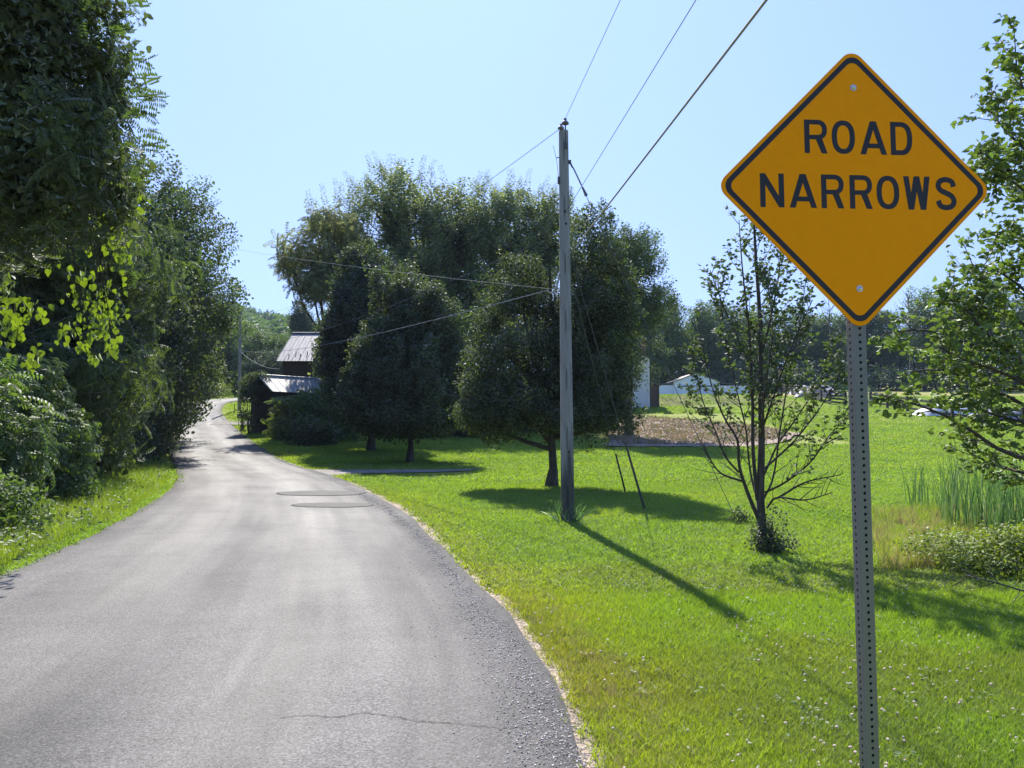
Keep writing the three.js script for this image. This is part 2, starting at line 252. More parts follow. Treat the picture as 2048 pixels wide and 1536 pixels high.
function instances(name, geo, mat, list, parent = scene, kind = 'stuff') { // list of [position, direction of +y, size, tint?, spin]
  const m = new THREE.InstancedMesh(geo, mat, list.length), q = new THREE.Quaternion(), q2 = new THREE.Quaternion(), M = new THREE.Matrix4(), S = V(1, 1, 1), C = new THREE.Color();
  list.forEach(([p, dir, s, tint, spin, sy], i) => { q.setFromUnitVectors(Y, dir); q2.setFromAxisAngle(Y, spin ?? 0); S.set(s, s * (sy ?? 1), s); m.setMatrixAt(i, M.compose(p, q.multiply(q2), S)); if (tint) m.setColorAt(i, C.setRGB(...tint)); });
  m.name = parent === scene ? numbered(name) : name; m.castShadow = m.receiveShadow = true; if (kind) m.userData.kind = kind; parent.add(m); return m;
}
function lobePoints(lobes, n, seed, o = {}) {
  const r = mulberry(seed), out = [], area = lobes.map((l) => Math.pow(l[3] * l[4] * l[5], 0.75) * (l[6] ?? 1)), sum = area.reduce((a, b) => a + b), gap = o.gap ?? 0.36, f = o.freq ?? 1.1;
  let tries = 0; while (out.length < n && tries++ < n * 8) {
    let k = 0, w = r() * sum; while (k < lobes.length - 1 && (w -= area[k]) > 0) k++;
    const l = lobes[k], dir = rdir(r), rad = Math.pow(r(), o.hollow ?? 0.33), bump = 1 + (o.bump ?? 0.5) * (noise(dir.x * 2.3 + k * 9, dir.y * 2.3 + seed, dir.z * 2.3) - 0.45) + (o.spike ?? 0.45) * Math.pow(noise(dir.x * 6 + seed, dir.y * 6, dir.z * 6 + k), 4);
    const p = V(l[0] + dir.x * l[3] * rad * bump, l[1] + dir.y * l[4] * rad * bump, l[2] + dir.z * l[5] * rad * bump);
    if (p.y < (o.floor ?? 0.05) || (o.reject && o.reject(p)) || noise(p.x * f + seed, p.y * f, p.z * f) < gap * (0.55 + 0.6 * rad)) continue;
    const d2 = V(dir.x / l[3], dir.y / l[4], dir.z / l[5]).normalize().multiplyScalar(o.out ?? 0.8).add(V(0, o.up ?? 0.5, 0)).addScaledVector(rdir(r), o.rand ?? 0.5).normalize();
    const t = 0.62 + 0.72 * r() * r() + 0.2 * noise(p.x * f * 0.7 + 40, p.y * f * 0.7, p.z * f * 0.7), y = r() * 0.25; out.push([p, d2, (o.size ?? 1) * (0.75 + 0.5 * r()), [t + y, t + y * 0.4, t], r() * 6.28]);
  }
  const core = out.length; for (let i = 0; i < (o.plumes ?? Math.round(n / 110)); i++) { // leading shoots that break the outline
    let k = 0, w = r() * sum; while (k < lobes.length - 1 && (w -= area[k]) > 0) k++;
    const l = lobes[k], a = r() * 6.28, e = Math.sqrt(r()) * 0.95, h = Math.sqrt(1 - e * e), s = V(l[0] + Math.cos(a) * e * l[3], l[1] + h * l[4] * 0.95, l[2] + Math.sin(a) * e * l[5]), dir = V(Math.cos(a) * e * 0.9, 0.35 + (o.up ?? 0.5), Math.sin(a) * e * 0.9).normalize(), len = (o.plume ?? 0.42) * Math.min(l[3], l[4]) * (0.5 + r()), m = 6; if (s.y < (o.floor ?? 0.05)) continue;
    for (let j = 0; j < m; j++) { const t = j / m; out.push([s.clone().addScaledVector(dir, len * t).addScaledVector(rdir(r), 0.10 * len * (1 - t)), dir, (o.size ?? 1) * (0.85 - 0.45 * t), [1.1, 1.0, 0.95], r() * 6.28]); }
  }
  void core; return out;
}
function wood(parent, o, lobes, r, top) {                        // trunk, one limb per lobe, and twigs inside the lobes
  const R0 = o.trunkR, fork = o.fork ?? top * 0.25, ln = o.lean ?? [0, 0], axis = (t) => V(ln[0] * t + 0.12 * (noise(t * 3, o.seed) - 0.5) * top * 0.2, lerp(-0.25, top * 0.8, t), ln[1] * t);
  mesh('trunk', [tube([0, 0.04, 0.2, 0.4, 0.6, 0.8, 1].map(axis), R0 * 1.02, R0 * 0.22, 9, 14), tube([V(0, -0.25, 0), V(0, 0.12, 0), axis(0.12)], R0 * 1.7, R0 * 0.9, 9, 5)], bark, parent);
  lobes.forEach((l, k) => {
    const g = [], c = V(l[0], l[1], l[2]), t0 = clamp(Math.min(fork + (r() * 0.25) * top, c.y - l[4] * 0.4) / (top * 0.8), 0.1, 0.8), s = axis(t0 + 0.25 / top), mid = s.clone().lerp(c, 0.5).add(V((c.x - s.x) * 0.12, -0.06 * (c.y - s.y), (c.z - s.z) * 0.12)), lr = R0 * clamp(0.55 - 0.25 * t0, 0.2, 0.5);
    g.push(tube([s, mid, c], lr, lr * 0.45, 6, 7));
    for (let i = 0; i < (o.twigs ?? 7); i++) { const d = rdir(r).add(V(0, 0.5, 0)).normalize(), e = c.clone().add(V(d.x * l[3], d.y * l[4], d.z * l[5]).multiplyScalar(0.85)), a = s.clone().lerp(c, 0.45 + 0.55 * r()); g.push(tube([a, a.clone().lerp(e, 0.5).add(V(0, 0.05 * l[4], 0)), e], lr * 0.4, lr * 0.1, 4, 4)); }
    mesh('limb', g, bark, parent);
  });
}
function tree(o) {
  const r = mulberry(o.seed), y = H(o.x, -o.d), g = thing(o.name, o.label, o.cat ?? 'tree', [o.x, y, -o.d], o.group), top = Math.max(...o.lobes.map((l) => l[1] + l[4]));
  if (o.trunkR) wood(g, o, o.lobes, r, top);
  instances(o.part ?? 'crown', o.geo, o.mat, lobePoints(o.lobes, o.n, o.seed, o), g);
  return g;
}
function shrub(o) {
  const r = mulberry(o.seed), y = H(o.x, -o.d), g = thing(o.name ?? 'shrub', o.label, o.cat ?? 'shrub', [o.x, y, -o.d], o.group);
  for (const l of o.lobes) { const st = []; for (let i = 0; i < 5; i++) { const d = rdir(r), b = V(l[0] * 0.6 + (r() - 0.5) * 0.03, -0.05, l[2] * 0.6 + (r() - 0.5) * 0.03), e = V(l[0] + d.x * l[3] * 0.7, l[1] + Math.abs(d.y) * l[4] * 0.7, l[2] + d.z * l[5] * 0.7); st.push(tube([b, b.clone().lerp(e, 0.5).add(V(0, 0.1, 0)), e], o.stemR ?? 0.025, 0.006, 4, 4)); } mesh('stem', st, twigMat, g); }
  instances('foliage', o.geo, o.mat, lobePoints(o.lobes, o.n, o.seed, o), g); return g;
}
const G = {
  pear: spray(11, 16, 0.34, 0.16, 0.085, 0.06, 'diamond', { up: 0.4 }), maple: spray(12, 20, 0.9, 0.4, 0.26, 0.2, 'diamond', { up: 0.3 }), far: spray(13, 20, 1.1, 0.7, 0.36, 0.26),
  frondNear: frond(14, 8, 0.42, 0.105, 0.036, 3), frondSolo: frond(15, 9, 0.45, 0.11, 0.036, 1), vine: spray(16, 12, 0.35, 0.3, 0.115, 0.11, 'heart'), bush: spray(17, 16, 0.3, 0.2, 0.085, 0.055),
  locust: spray(18, 34, 0.9, 0.45, 0.16, 0.06, 'diamond', { droop: 0.8 }), leafy: spray(19, 9, 0.26, 0.1, 0.075, 0.05, 'ovate', { up: 0.2 }), hill: spray(20, 14, 1.6, 1.3, 0.9, 0.7), sumac: frond(21, 7, 0.45, 0.12, 0.045, 4), mid: spray(22, 22, 0.6, 0.34, 0.15, 0.11),
};
const M = {
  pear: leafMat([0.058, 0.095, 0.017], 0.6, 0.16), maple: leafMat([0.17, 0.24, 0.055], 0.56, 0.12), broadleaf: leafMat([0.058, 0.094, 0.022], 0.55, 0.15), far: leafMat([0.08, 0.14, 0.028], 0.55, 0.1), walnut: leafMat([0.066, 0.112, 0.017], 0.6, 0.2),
  vine: leafMat([0.173, 0.259, 0.011], 0.5, 0.2), bush: leafMat([0.090, 0.162, 0.018], 0.58, 0.25), locust: leafMat([0.20, 0.24, 0.08], 0.45, 0.15), bright: leafMat([0.126, 0.198, 0.023], 0.45, 0.3), grass: leafMat([0.210, 0.355, 0.010], 0.58, 0.08), tall: leafMat([0.235, 0.36, 0.012], 0.58, 0.1), straw: leafMat([0.42, 0.34, 0.17], 0.35, 0.05), reed: leafMat([0.104, 0.209, 0.044], 0.4, 0.2),
};

// ---------------------------------------------------------------- trees on the lawn and round the farmyard
{ const c = groundAt(1103, 975), d = -c.z;
  tree({ name: 'pear_tree', label: 'broad dark pear tree right behind the near utility pole, its trunk forking low', x: c.x, d, seed: 101, trunkR: 0.14, fork: 0.85, n: 6200, geo: G.pear, mat: M.pear, gap: 0.4, freq: 1.9, up: 0.9, twigs: 9, hollow: 0.36, floor: 0.95, plumes: 70, plume: 0.5,
    lobes: [[-1.0, 3.2, 0.2, 1.15, 1.9, 1.4], [-0.75, 4.7, 0, 0.72, 1.3, 0.9], [-1.6, 2.1, 0.3, 0.8, 0.75, 0.9], [1.1, 3.8, -0.2, 1.1, 2.3, 1.3], [1.1, 5.7, 0, 0.72, 1.7, 0.8], [1.55, 4.6, 0.1, 0.6, 1.3, 0.8], [1.35, 2.5, 0.1, 0.75, 0.95, 1.0], [0.1, 3.0, -0.6, 1.0, 1.5, 1.2], [0.3, 4.3, -0.3, 0.6, 0.9, 0.8], [1.7, 1.8, 0.3, 0.6, 0.28, 0.6], [-1.9, 1.95, 0.4, 0.6, 0.32, 0.6], [0.6, 1.75, 0.9, 0.8, 0.3, 0.6], [-0.8, 1.8, 0.8, 0.7, 0.32, 0.6]] });
}
{ const c = groundAt(820, 926); tree({ name: 'pear_tree', label: 'oval dark tree between the gravel driveway and the farmyard, wires crossing before it', x: c.x, d: -c.z, seed: 102, trunkR: 0.15, fork: 1.2, n: 7000, geo: G.pear, mat: M.pear, size: 1.55, gap: 0.36, freq: 1.3, up: 1.0, floor: 1.2, plumes: 90, plume: 0.5,
    lobes: [[0, 3.2, 0, 2.1, 1.9, 2.2], [-0.75, 5.9, 0, 0.85, 2.3, 1.0], [0.35, 5.6, 0.2, 0.85, 2.2, 1.0], [1.25, 5.0, 0.2, 0.75, 1.9, 1.0], [1.7, 3.4, 0.2, 0.75, 1.9, 1.1], [-1.5, 4.0, 0.2, 0.8, 1.9, 1.1], [-1.9, 2.8, 0.3, 0.8, 1.3, 1.0], [0, 2.0, 0, 2.2, 0.9, 2.0]] }); }
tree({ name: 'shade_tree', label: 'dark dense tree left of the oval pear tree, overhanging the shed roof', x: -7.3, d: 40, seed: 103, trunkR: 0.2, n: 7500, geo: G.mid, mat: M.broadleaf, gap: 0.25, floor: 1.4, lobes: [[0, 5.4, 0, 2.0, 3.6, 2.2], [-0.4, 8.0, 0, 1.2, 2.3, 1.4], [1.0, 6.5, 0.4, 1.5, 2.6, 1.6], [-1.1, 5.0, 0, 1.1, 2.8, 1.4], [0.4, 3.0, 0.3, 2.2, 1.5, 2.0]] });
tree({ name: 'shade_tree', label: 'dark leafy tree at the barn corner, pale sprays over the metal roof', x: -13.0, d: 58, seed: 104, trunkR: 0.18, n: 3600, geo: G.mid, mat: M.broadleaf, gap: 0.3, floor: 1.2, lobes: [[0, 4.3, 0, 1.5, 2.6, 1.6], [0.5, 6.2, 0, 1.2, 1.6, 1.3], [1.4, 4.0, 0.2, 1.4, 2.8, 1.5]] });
{ const L = []; for (const [x, y, z, rx, ry, rz] of [[-7.5, 13.5, 0, 3.2, 3.8, 4], [-3.5, 16, 0.5, 3.4, 3.2, 4], [1.5, 15.4, 0, 3.4, 3.0, 4], [6, 14.6, 0, 3.2, 3.4, 4], [0, 12, 0, 6, 4, 5], [6.5, 12, 0.5, 3.4, 3.5, 4], [-5, 10.5, 0, 4.5, 3.6, 4.5], [1, 7.5, 0.5, 5.5, 4, 4.5], [9, 14.2, 0, 2.2, 3.4, 3], [6.5, 7.5, 0, 3.4, 3.5, 4], [-4.5, 5, 1, 4, 4, 3.6]]) L.push([x, y, z, rx, ry, rz]);
  tree({ name: 'maple_tree', label: 'huge spreading silvery green maple rising behind the pear trees', x: -5.5, d: 61, seed: 105, trunkR: 0.6, fork: 5, n: 6000, geo: G.maple, mat: M.maple, gap: 0.5, freq: 0.75, up: 1.3, spike: 0.3, hollow: 0.36, twigs: 22, rand: 0.35, plumes: 300, plume: 0.6, lobes: L }); }
tree({ name: 'locust_tree', label: 'feathery pale green locust leaning out left of the big maple', x: -12.2, d: 54, seed: 106, trunkR: 0.22, fork: 5, lean: [-1.6, 0], n: 420, geo: G.sumac, size: 1.9, mat: M.locust, plumes: 0, gap: 0.46, freq: 0.9, up: 0.1, twigs: 16, hollow: 0.4, lobes: [[-2.1, 12.6, 0, 2.2, 1.5, 2], [-0.4, 14.3, 0, 1.9, 1.2, 2], [-3.4, 11.6, 0, 1.1, 1.0, 1.4], [-1.7, 10.2, 0.3, 1.6, 1.2, 1.6], [-0.2, 11, 0, 1.4, 1.6, 1.5]] });
tree({ name: 'lawn_tree', label: 'tall airy tree behind the right flank of the near pear tree', x: 7.6, d: 50, seed: 107, trunkR: 0.25, n: 2300, geo: G.mid, mat: M.far, gap: 0.5, freq: 0.9, up: 0.7, twigs: 10, lobes: [[0.2, 11.2, 0, 1.9, 2.2, 2], [-0.8, 8.2, 0, 1.8, 2.4, 2], [1.2, 8.8, 0, 1.6, 1.8, 1.8], [-0.5, 5.6, 0, 1.3, 2.0, 1.6], [-1.6, 3.8, 0, 1.2, 2, 1.6], [-1.3, 11.2, 0, 1.2, 2.4, 1.5]] });
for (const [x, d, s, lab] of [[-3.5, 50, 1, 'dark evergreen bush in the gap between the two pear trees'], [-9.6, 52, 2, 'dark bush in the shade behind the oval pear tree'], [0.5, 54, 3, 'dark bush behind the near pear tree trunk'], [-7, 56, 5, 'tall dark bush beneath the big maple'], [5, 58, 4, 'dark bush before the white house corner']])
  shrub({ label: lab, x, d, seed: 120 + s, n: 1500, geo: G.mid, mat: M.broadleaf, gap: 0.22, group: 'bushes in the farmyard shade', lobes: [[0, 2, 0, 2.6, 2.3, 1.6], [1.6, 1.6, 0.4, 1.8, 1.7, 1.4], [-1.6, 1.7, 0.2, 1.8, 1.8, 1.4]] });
// far trees beyond the pasture, right of the lawn
{ const spec = [[1330, 128, 16, 5.5], [1400, 132, 15, 5], [1440, 138, 16.5, 5.5], [1490, 140, 14.5, 5.5], [1530, 150, 15.5, 6], [1600, 150, 16, 6], [1650, 146, 14, 5.5], [1710, 150, 17.5, 6], [1760, 146, 15.5, 6], [1850, 140, 18.5, 6.5], [1910, 142, 19, 7], [1990, 138, 20, 7], [2080, 134, 20, 7], [2180, 130, 20, 7], [1270, 118, 15, 5], [1200, 120, 14, 6]];
  const proto = {}; const words = ['just right of the white house', 'behind the left wing of the white shed', 'above the gable of the white shed', 'behind the right wing of the white shed', 'behind the sapling, left of its stem', 'behind the sapling, right of its stem', 'left of the sign post, over the field piles', 'straight behind the sign post foot of the diamond', 'directly right of the sign post', 'tall among those right of the sign post', 'tallest of those seen right of the sign', 'behind the near leafy branches at right', 'right of the near leafy branches', 'farthest right along the pasture', 'behind the white house chimney', 'left of the white house'];
  spec.forEach(([u, d, h, r], i) => { const x = (u - 1024) / F * d, k = h / 16;
    tree({ name: 'woodland_tree', label: 'leafy woodland tree ' + words[i], group: 'trees beyond the pasture', x, d, seed: 200 + i, trunkR: 0.25, n: 900, geo: G.far, mat: i % 3 ? M.far : M.bush, gap: 0.34, freq: 0.4, bump: 0.7, up: 0.3, plumes: 0, floor: 0.3, twigs: 3, lobes: [[0, 9 * k, 0, r * 0.62, 5 * k, r * 0.6], [r * 0.35, 6.5 * k, 0.5, r * 0.5, 4 * k, r * 0.5], [-r * 0.38, 6.8 * k, 0, r * 0.5, 4.4 * k, r * 0.5], [0.4, 12.5 * k, 0, r * 0.4, 3.4 * k, r * 0.4], [0, 3, 1, r * 0.7, 2.8, r * 0.5]] }); });
  for (const [u, d, h, s, lab] of [[1662, 138, 16.5, 1, 'bare dead tree standing up just left of the sign tip'], [1822, 132, 17, 2, 'bare dead tree standing up right of the sign tip']]) { // bare crowns above the leafy ones
    const x = (u - 1024) / F * d, g = thing('dead_tree', lab, 'tree', [x, H(x, -d), -d], 'dead trees beyond the pasture'), r = mulberry(300 + s), b = [];
    mesh('trunk', tube([V(0, -0.2, 0), V(0.2, h * 0.5, 0), V(0, h, 0)], 0.22, 0.04, 6), bark, g);
    for (let i = 0; i < 26; i++) { const y = h * (0.5 + 0.48 * r()), a = r() * 6.28, l = (h - y) * 0.35 + 0.8; b.push(tube([V(0.1, y, 0), V(Math.cos(a) * l * 0.6, y + l * 0.5, Math.sin(a) * l * 0.6), V(Math.cos(a) * l, y + l * 1.2, Math.sin(a) * l)], 0.06, 0.02, 4, 3)); }
    mesh('branch', b, bark, g);
  }
}
// undergrowth under those far trees
{ const pts = []; const r = mulberry(9); for (let i = 0; i < 2600; i++) { const u = lerp(1180, 2300, r()), d = lerp(124, 150, r()), x = (u - 1024) / F * d; if (u > 1540 && d < 134) continue; pts.push([V(x, H(x, -d) + r() * r() * 4, -d), V(r() - 0.5, 1, r() - 0.5).normalize(), 1 + r(), [0.7 + 0.5 * r(), 0.7 + 0.5 * r(), 0.7], r() * 6]); } tag(instances('undergrowth', G.far, M.broadleaf, pts), 'dark undergrowth along the foot of the far wood'); }
// woods left of the road
const LW = [
  [-13.6, 21, 9.2, 3.9, 'walnut_tree', 'dark tree right behind the vine covered tree at the left edge', 4200], [-17.2, 28, 10.6, 4.4, 'walnut_tree', 'second dark roadside tree on the left, behind the bright shrubs', 4200], [-18.2, 36, 13.6, 4.6, 'walnut_tree', 'tall dark roadside tree whose crown tops the left wood', 5200],
  [-22.4, 46, 12.6, 4.5, 'walnut_tree', 'dark roadside tree leaning out over the road by the far pole', 5200], [-29.5, 58, 13, 4.6, 'walnut_tree', 'dark tree left of the road before the bend', 3600], [-37, 72, 13, 5, 'walnut_tree', 'dark tree at the outside of the road bend', 3000], [-26, 44, 14, 5, 'walnut_tree', 'dark tree deeper in the left wood behind the roadside ones', 3000], [-22, 24, 12, 5, 'walnut_tree', 'dark tree deep in the left wood behind the sunlit sumac', 3000]];
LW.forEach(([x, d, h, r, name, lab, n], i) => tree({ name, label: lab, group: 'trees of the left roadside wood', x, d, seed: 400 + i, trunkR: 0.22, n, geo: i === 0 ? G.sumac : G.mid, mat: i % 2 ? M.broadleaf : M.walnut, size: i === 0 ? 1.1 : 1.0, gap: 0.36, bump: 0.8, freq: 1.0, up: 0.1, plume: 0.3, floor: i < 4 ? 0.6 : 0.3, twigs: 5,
  lobes: [[0, h * 0.52, 0, r * 0.8, h * 0.3, r * 0.8], [r * 0.4, h * 0.66, 0.4, r * 0.6, h * 0.24, r * 0.7], [-r * 0.4, h * 0.6, 0, r * 0.6, h * 0.28, r * 0.7], [r * 0.1, h * 0.82, 0, r * 0.48, h * 0.2, r * 0.5], [r * 0.35, h * 0.36, 0.6, r * 0.62, h * 0.2, r * 0.7], [0, h * 0.2, 0.3, r * 0.75, h * 0.18, r * 0.7]] }));
// trees round the bend and on the hill
[[-50, 104, 12, 5, 'rounded green tree left of the far pole, beyond the bend'], [-42, 116, 11, 5, 'rounded green tree just right of the far pole, beyond the bend'], [-36, 112, 9.5, 4.5, 'low rounded tree between far pole and barn'], [-44, 101, 6.5, 5.5, 'dark low tree behind the bend, left of the far pole foot'], [-32, 106, 6, 5, 'dark low tree behind the bend, right of the far pole foot'], [-58, 98, 12, 6, 'dark tree outside the bend, hidden deep at left']].forEach(([x, d, h, r, lab], i) =>
  tree({ name: 'woodland_tree', label: lab, group: 'trees beyond the bend', x, d, seed: 450 + i, trunkR: 0.25, n: 1500, geo: G.far, mat: i > 2 ? M.broadleaf : M.bush, size: 0.75, gap: 0.25, freq: 0.6, floor: 0.2, twigs: 3, lobes: [[0, h * 0.6, 0, r * 0.75, h * 0.36, r * 0.7], [r * 0.4, h * 0.45, 0.4, r * 0.6, h * 0.35, r * 0.6], [-r * 0.4, h * 0.45, 0, r * 0.6, h * 0.35, r * 0.6], [0, h * 0.2, 0.5, r, h * 0.22, r * 0.6]] }));
tree({ name: 'cedar_tree', label: 'dark upright cedar behind the barn roof', x: -33.5, d: 122, seed: 470, trunkR: 0.2, n: 1300, geo: G.mid, mat: M.broadleaf, size: 1.5, gap: 0.2, floor: 0.2, lobes: [[0, 5, 0, 2.2, 4.5, 2.2], [0.3, 9.5, 0, 1.6, 3.6, 1.6], [-0.5, 12, 0, 0.9, 2.2, 0.9]] });
tree({ name: 'woodland_tree', label: 'tall hazy tree behind the barn ridge, right of the cedar', x: -31, d: 140, seed: 471, trunkR: 0.3, n: 1500, geo: G.far, mat: M.far, gap: 0.3, lobes: [[0, 8, 0, 5, 6, 4], [1, 13.5, 0, 3.6, 3.6, 3], [5, 9, 0, 4, 6, 4], [-3, 5, 0, 4, 4, 4]] });
{ // wooded hill far behind
  const hill = (x, z) => 13 * Math.exp(-Math.pow((x + 175) / 150, 2) - Math.pow((z + 470) / 150, 2)), pos = [], uv = [], idx = [], n = 40;
  for (let j = 0; j <= n; j++) for (let i = 0; i <= n; i++) { const x = -560 + i * 18, z = -180 - j * 16; pos.push(x, H(x, z) - 3 + hill(x, z), z); uv.push(x, z); if (i && j) { const a = (j - 1) * (n + 1) + i - 1, b = a + n + 1; idx.push(a, a + 1, b, b, a + 1, b + 1); } }
  structure('hill', geoFrom(pos, idx, uv), std([0.03, 0.055, 0.018], 1), 'distant hill');
  const r = mulberry(77), pts = []; for (let i = 0; i < 9000; i++) { const z = -lerp(190, 480, r()), x = -z * lerp(-0.62, -0.2, r()); const cell = noise(x * 0.11, z * 0.11, 4), y = H(x, z) - 3 + hill(x, z) + 3 + 9 * cell; const t = 0.7 + 0.5 * noise(x * 0.08, z * 0.08, 9); pts.push([V(x, y, z), V(r() - 0.5, 1, r() - 0.5).normalize(), 1.3 + 1.2 * r(), [t, t, t * 0.9], r() * 6]); }
  tag(instances('hillside_woods', G.hill, M.far, pts), 'hazy woods covering the distant hill');
}
// ---------------------------------------------------------------- big vine-covered tree at the left edge
const px = (u, v, d) => { const p = at(u, v, d); return p; };
{ const d0 = 8.8, base_ = V(-8.9, H(-8.9, -10), -10), r = mulberry(500), k = d0 / F;
  const g = thing('walnut_tree', 'big dark overhanging tree filling the left edge, fronds against the sky', 'tree', base_.toArray());
  const L = [[30, 60, 190, 210], [150, 110, 75, 160], [165, 270, 80, 130], [40, 320, 190, 190], [180, 395, 60, 60], [-170, 150, 260, 300], [-190, 480, 190, 200], [60, -200, 190, 220], [-420, 200, 260, 420]].map(([u, v, ru, rv], i) => { const p = px(u, v, d0 + (i % 3 - 1) * 0.25 + (v > 440 ? 0.8 : 0)).sub(base_); return [p.x, p.y, p.z, ru * k, rv * k, 0.85]; });
  mesh('trunk', tube([V(0, -0.3, 0), V(0.1, 2, 0.1), V(0.5, 4.5, 0.6), V(0.9, 8, 1.0)], 0.28, 0.12, 10), bark, g);
  for (const l of L) { const c = V(l[0], l[1], l[2]), s = V(0.3, clamp(c.y - 1.2, 2, 6), 0.4), b = [tube([s, s.clone().lerp(c, 0.5).add(V(0, 0.25, 0)), c], 0.06, 0.02, 5, 6)]; for (let i = 0; i < 8; i++) { const e = c.clone().add(rdir(r).multiply(V(l[3], l[4], l[5])).multiplyScalar(0.9)); b.push(tube([s.clone().lerp(c, 0.5 + 0.5 * r()), e], 0.02, 0.004, 4, 2)); } mesh('limb', b, bark, g); }
  const p = lobePoints(L, 5200, 501, { size: 0.72, plumes: 30, gap: 0.42, freq: 1.9, up: 0.0, out: 0.9, rand: 0.6, spike: 0.2, bump: 0.25, hollow: 0.5, floor: 1.2 });
  instances('crown', G.frondNear, M.walnut, p, g);
  instances('vine_foliage', G.vine, M.broadleaf, lobePoints(L, 1500, 502, { plumes: 0, gap: 0.36, freq: 1.4, hollow: 0.6, size: 0.62, floor: 1.2 }), g);
  // fronds reaching out over the road, each one to be seen by itself
  const edge = [[300, -20], [262, 45], [258, 75], [290, 120], [322, 180], [318, 215], [300, 250], [324, 290], [300, 330], [292, 400]];
  for (let i = 0; i < 40; i++) { const t = r() * (edge.length - 1.001), k = Math.floor(t), u = lerp(edge[k][0], edge[k + 1][0], t - k), v = lerp(edge[k][1], edge[k + 1][1], t - k), q = px(u - 62 + 30 * r(), v - 14, d0 - 0.5 + r()).sub(base_), m = mesh('frond', G.frondSolo, M.walnut, g); m.position.copy(q); m.quaternion.setFromUnitVectors(Y, V(0.8, 0.3 - 1.3 * r(), 1.3 * (r() - 0.5)).normalize()); m.rotateY(r() * 3 + 1.6); m.scale.setScalar(0.5 + 0.3 * r()); }
  for (const [u, v, s] of [[285, 20, 1], [255, 70, 1.0], [300, 165, 1.15], [275, 130, 1], [310, 205, 1.1], [285, 245, 1], [312, 285, 1.1], [290, 330, 0.9], [270, 40, 0.9], [260, 190, 1], [298, 225, 1], [268, 300, 1], [285, 372, 0.9], [230, 14, 1], [262, 255, 1]]) {
    const q = px(u - 42, v - 14, d0 - 0.2 + 0.4 * r()).sub(base_), m = mesh('frond', G.frondSolo, M.walnut, g); m.position.copy(q); m.quaternion.setFromUnitVectors(Y, V(0.9, -0.15 - 0.35 * r(), 0.3 * (r() - 0.5)).normalize()); m.rotateY(r() * 2 + 2); m.scale.setScalar(s * 0.75);
  }
}
{ // grape vine hanging behind that crown, its leaves lit through by the sun
  const r = mulberry(510), g = thing('climbing_vine', 'sunlit yellow green heart shaped leaves of a vine hanging below the left tree', 'vine', px(200, 560, 10.8).toArray()), o = g.position, list = [];
  const lg = []; for (let i = 0; i < 4; i++) { const b = Leaves(); leaf(b, V(0, 0, 0), Y, V(0, 0, 1), 1, 0.95, 'heart', 0.18 + 0.1 * i, 0.1 + 0.08 * i); lg.push(b.build()); }
  const strand = [], put = (u, v, d, s) => list.push([px(u, v, d).sub(o), V((r() - 0.5) * 0.9, -1, (r() - 0.5) * 0.8).normalize(), s]);
  for (const [u, v, n, w, h] of [[215, 445, 40, 40, 55], [255, 420, 26, 30, 55], [275, 385, 20, 22, 40], [190, 610, 60, 45, 60], [215, 640, 40, 30, 40], [165, 670, 26, 45, 25], [228, 690, 12, 14, 18], [190, 715, 6, 12, 8], [70, 715, 14, 18, 24], [25, 640, 46, 30, 60], [60, 615, 12, 30, 20], [10, 580, 16, 15, 30], [150, 560, 12, 60, 30], [240, 500, 22, 25, 30]]) {
    const a = px(u, v - h * 1.3, 10.8).sub(o); strand.push(tube([a.clone().add(V(-0.4, 1.6, 0)), a, px(u + 6, v, 10.8).sub(o), px(u - 4, v + h, 10.9).sub(o)], 0.008, 0.004, 4, 8));
    for (let i = 0; i < n * 1.5; i++) put(u + (r() + r() - 1) * w * 1.6, v + (r() + r() - 1) * h * 1.4, 10.7 + 0.9 * (r() - 0.5), 0.06 + 0.05 * r());
  }
  mesh('stem', strand, twigMat, g);
  list.slice(0, 300).forEach(([p, dir, s], i) => { const m = mesh('leaf', lg[i % 4], M.vine, g); m.position.copy(p); m.quaternion.setFromUnitVectors(Y, dir); m.rotateY((r() - 0.5) * 2.4); m.scale.setScalar(s * 0.82); });
  if (list.length > 300) instances('foliage', lg[1], M.vine, list.slice(300).map(([p, dir, s]) => [p, dir, s, null, r() * 6]), g);
}
// roadside shrubs on the left
shrub({ name: 'sumac_bush', label: 'large sunlit sumac bush at the left edge, fronds arching over', x: -8.7, d: 12.6, seed: 521, n: 620, geo: G.sumac, mat: M.bush, gap: 0.24, freq: 1.6, up: 0.3, lobes: [[0, 1.2, 0, 1.0, 1.2, 1.0], [-1.0, 1.9, 0.1, 1.1, 0.9, 0.9], [0.3, 0.8, 0.4, 0.8, 0.8, 0.7], [-1.6, 1.3, 0.6, 1.1, 1.3, 0.8]] });
shrub({ name: 'sumac_bush', label: 'second sumac bush, right behind the one at the left edge', x: -10.1, d: 15.6, seed: 522, n: 640, geo: G.sumac, mat: M.bush, gap: 0.26, freq: 1.4, up: 0.3, lobes: [[0.1, 1.6, 0, 1.0, 1.2, 1.0], [0.8, 1.2, 0.2, 0.8, 0.9, 0.8], [-0.9, 1.8, 0, 1.1, 1.3, 1], [0.2, 0.7, 0.5, 1.1, 0.7, 0.8]] });
shrub({ name: 'bramble_bush', label: 'low tangled bramble at the left edge above the tall verge grass', x: -7.9, d: 10.6, seed: 523, n: 900, geo: G.bush, mat: M.bush, gap: 0.25, freq: 2, lobes: [[0, 0.55, 0, 0.75, 0.65, 0.6], [-0.9, 0.9, 0.1, 0.8, 0.9, 0.6], [0.5, 0.35, -0.3, 0.6, 0.4, 0.5]] });
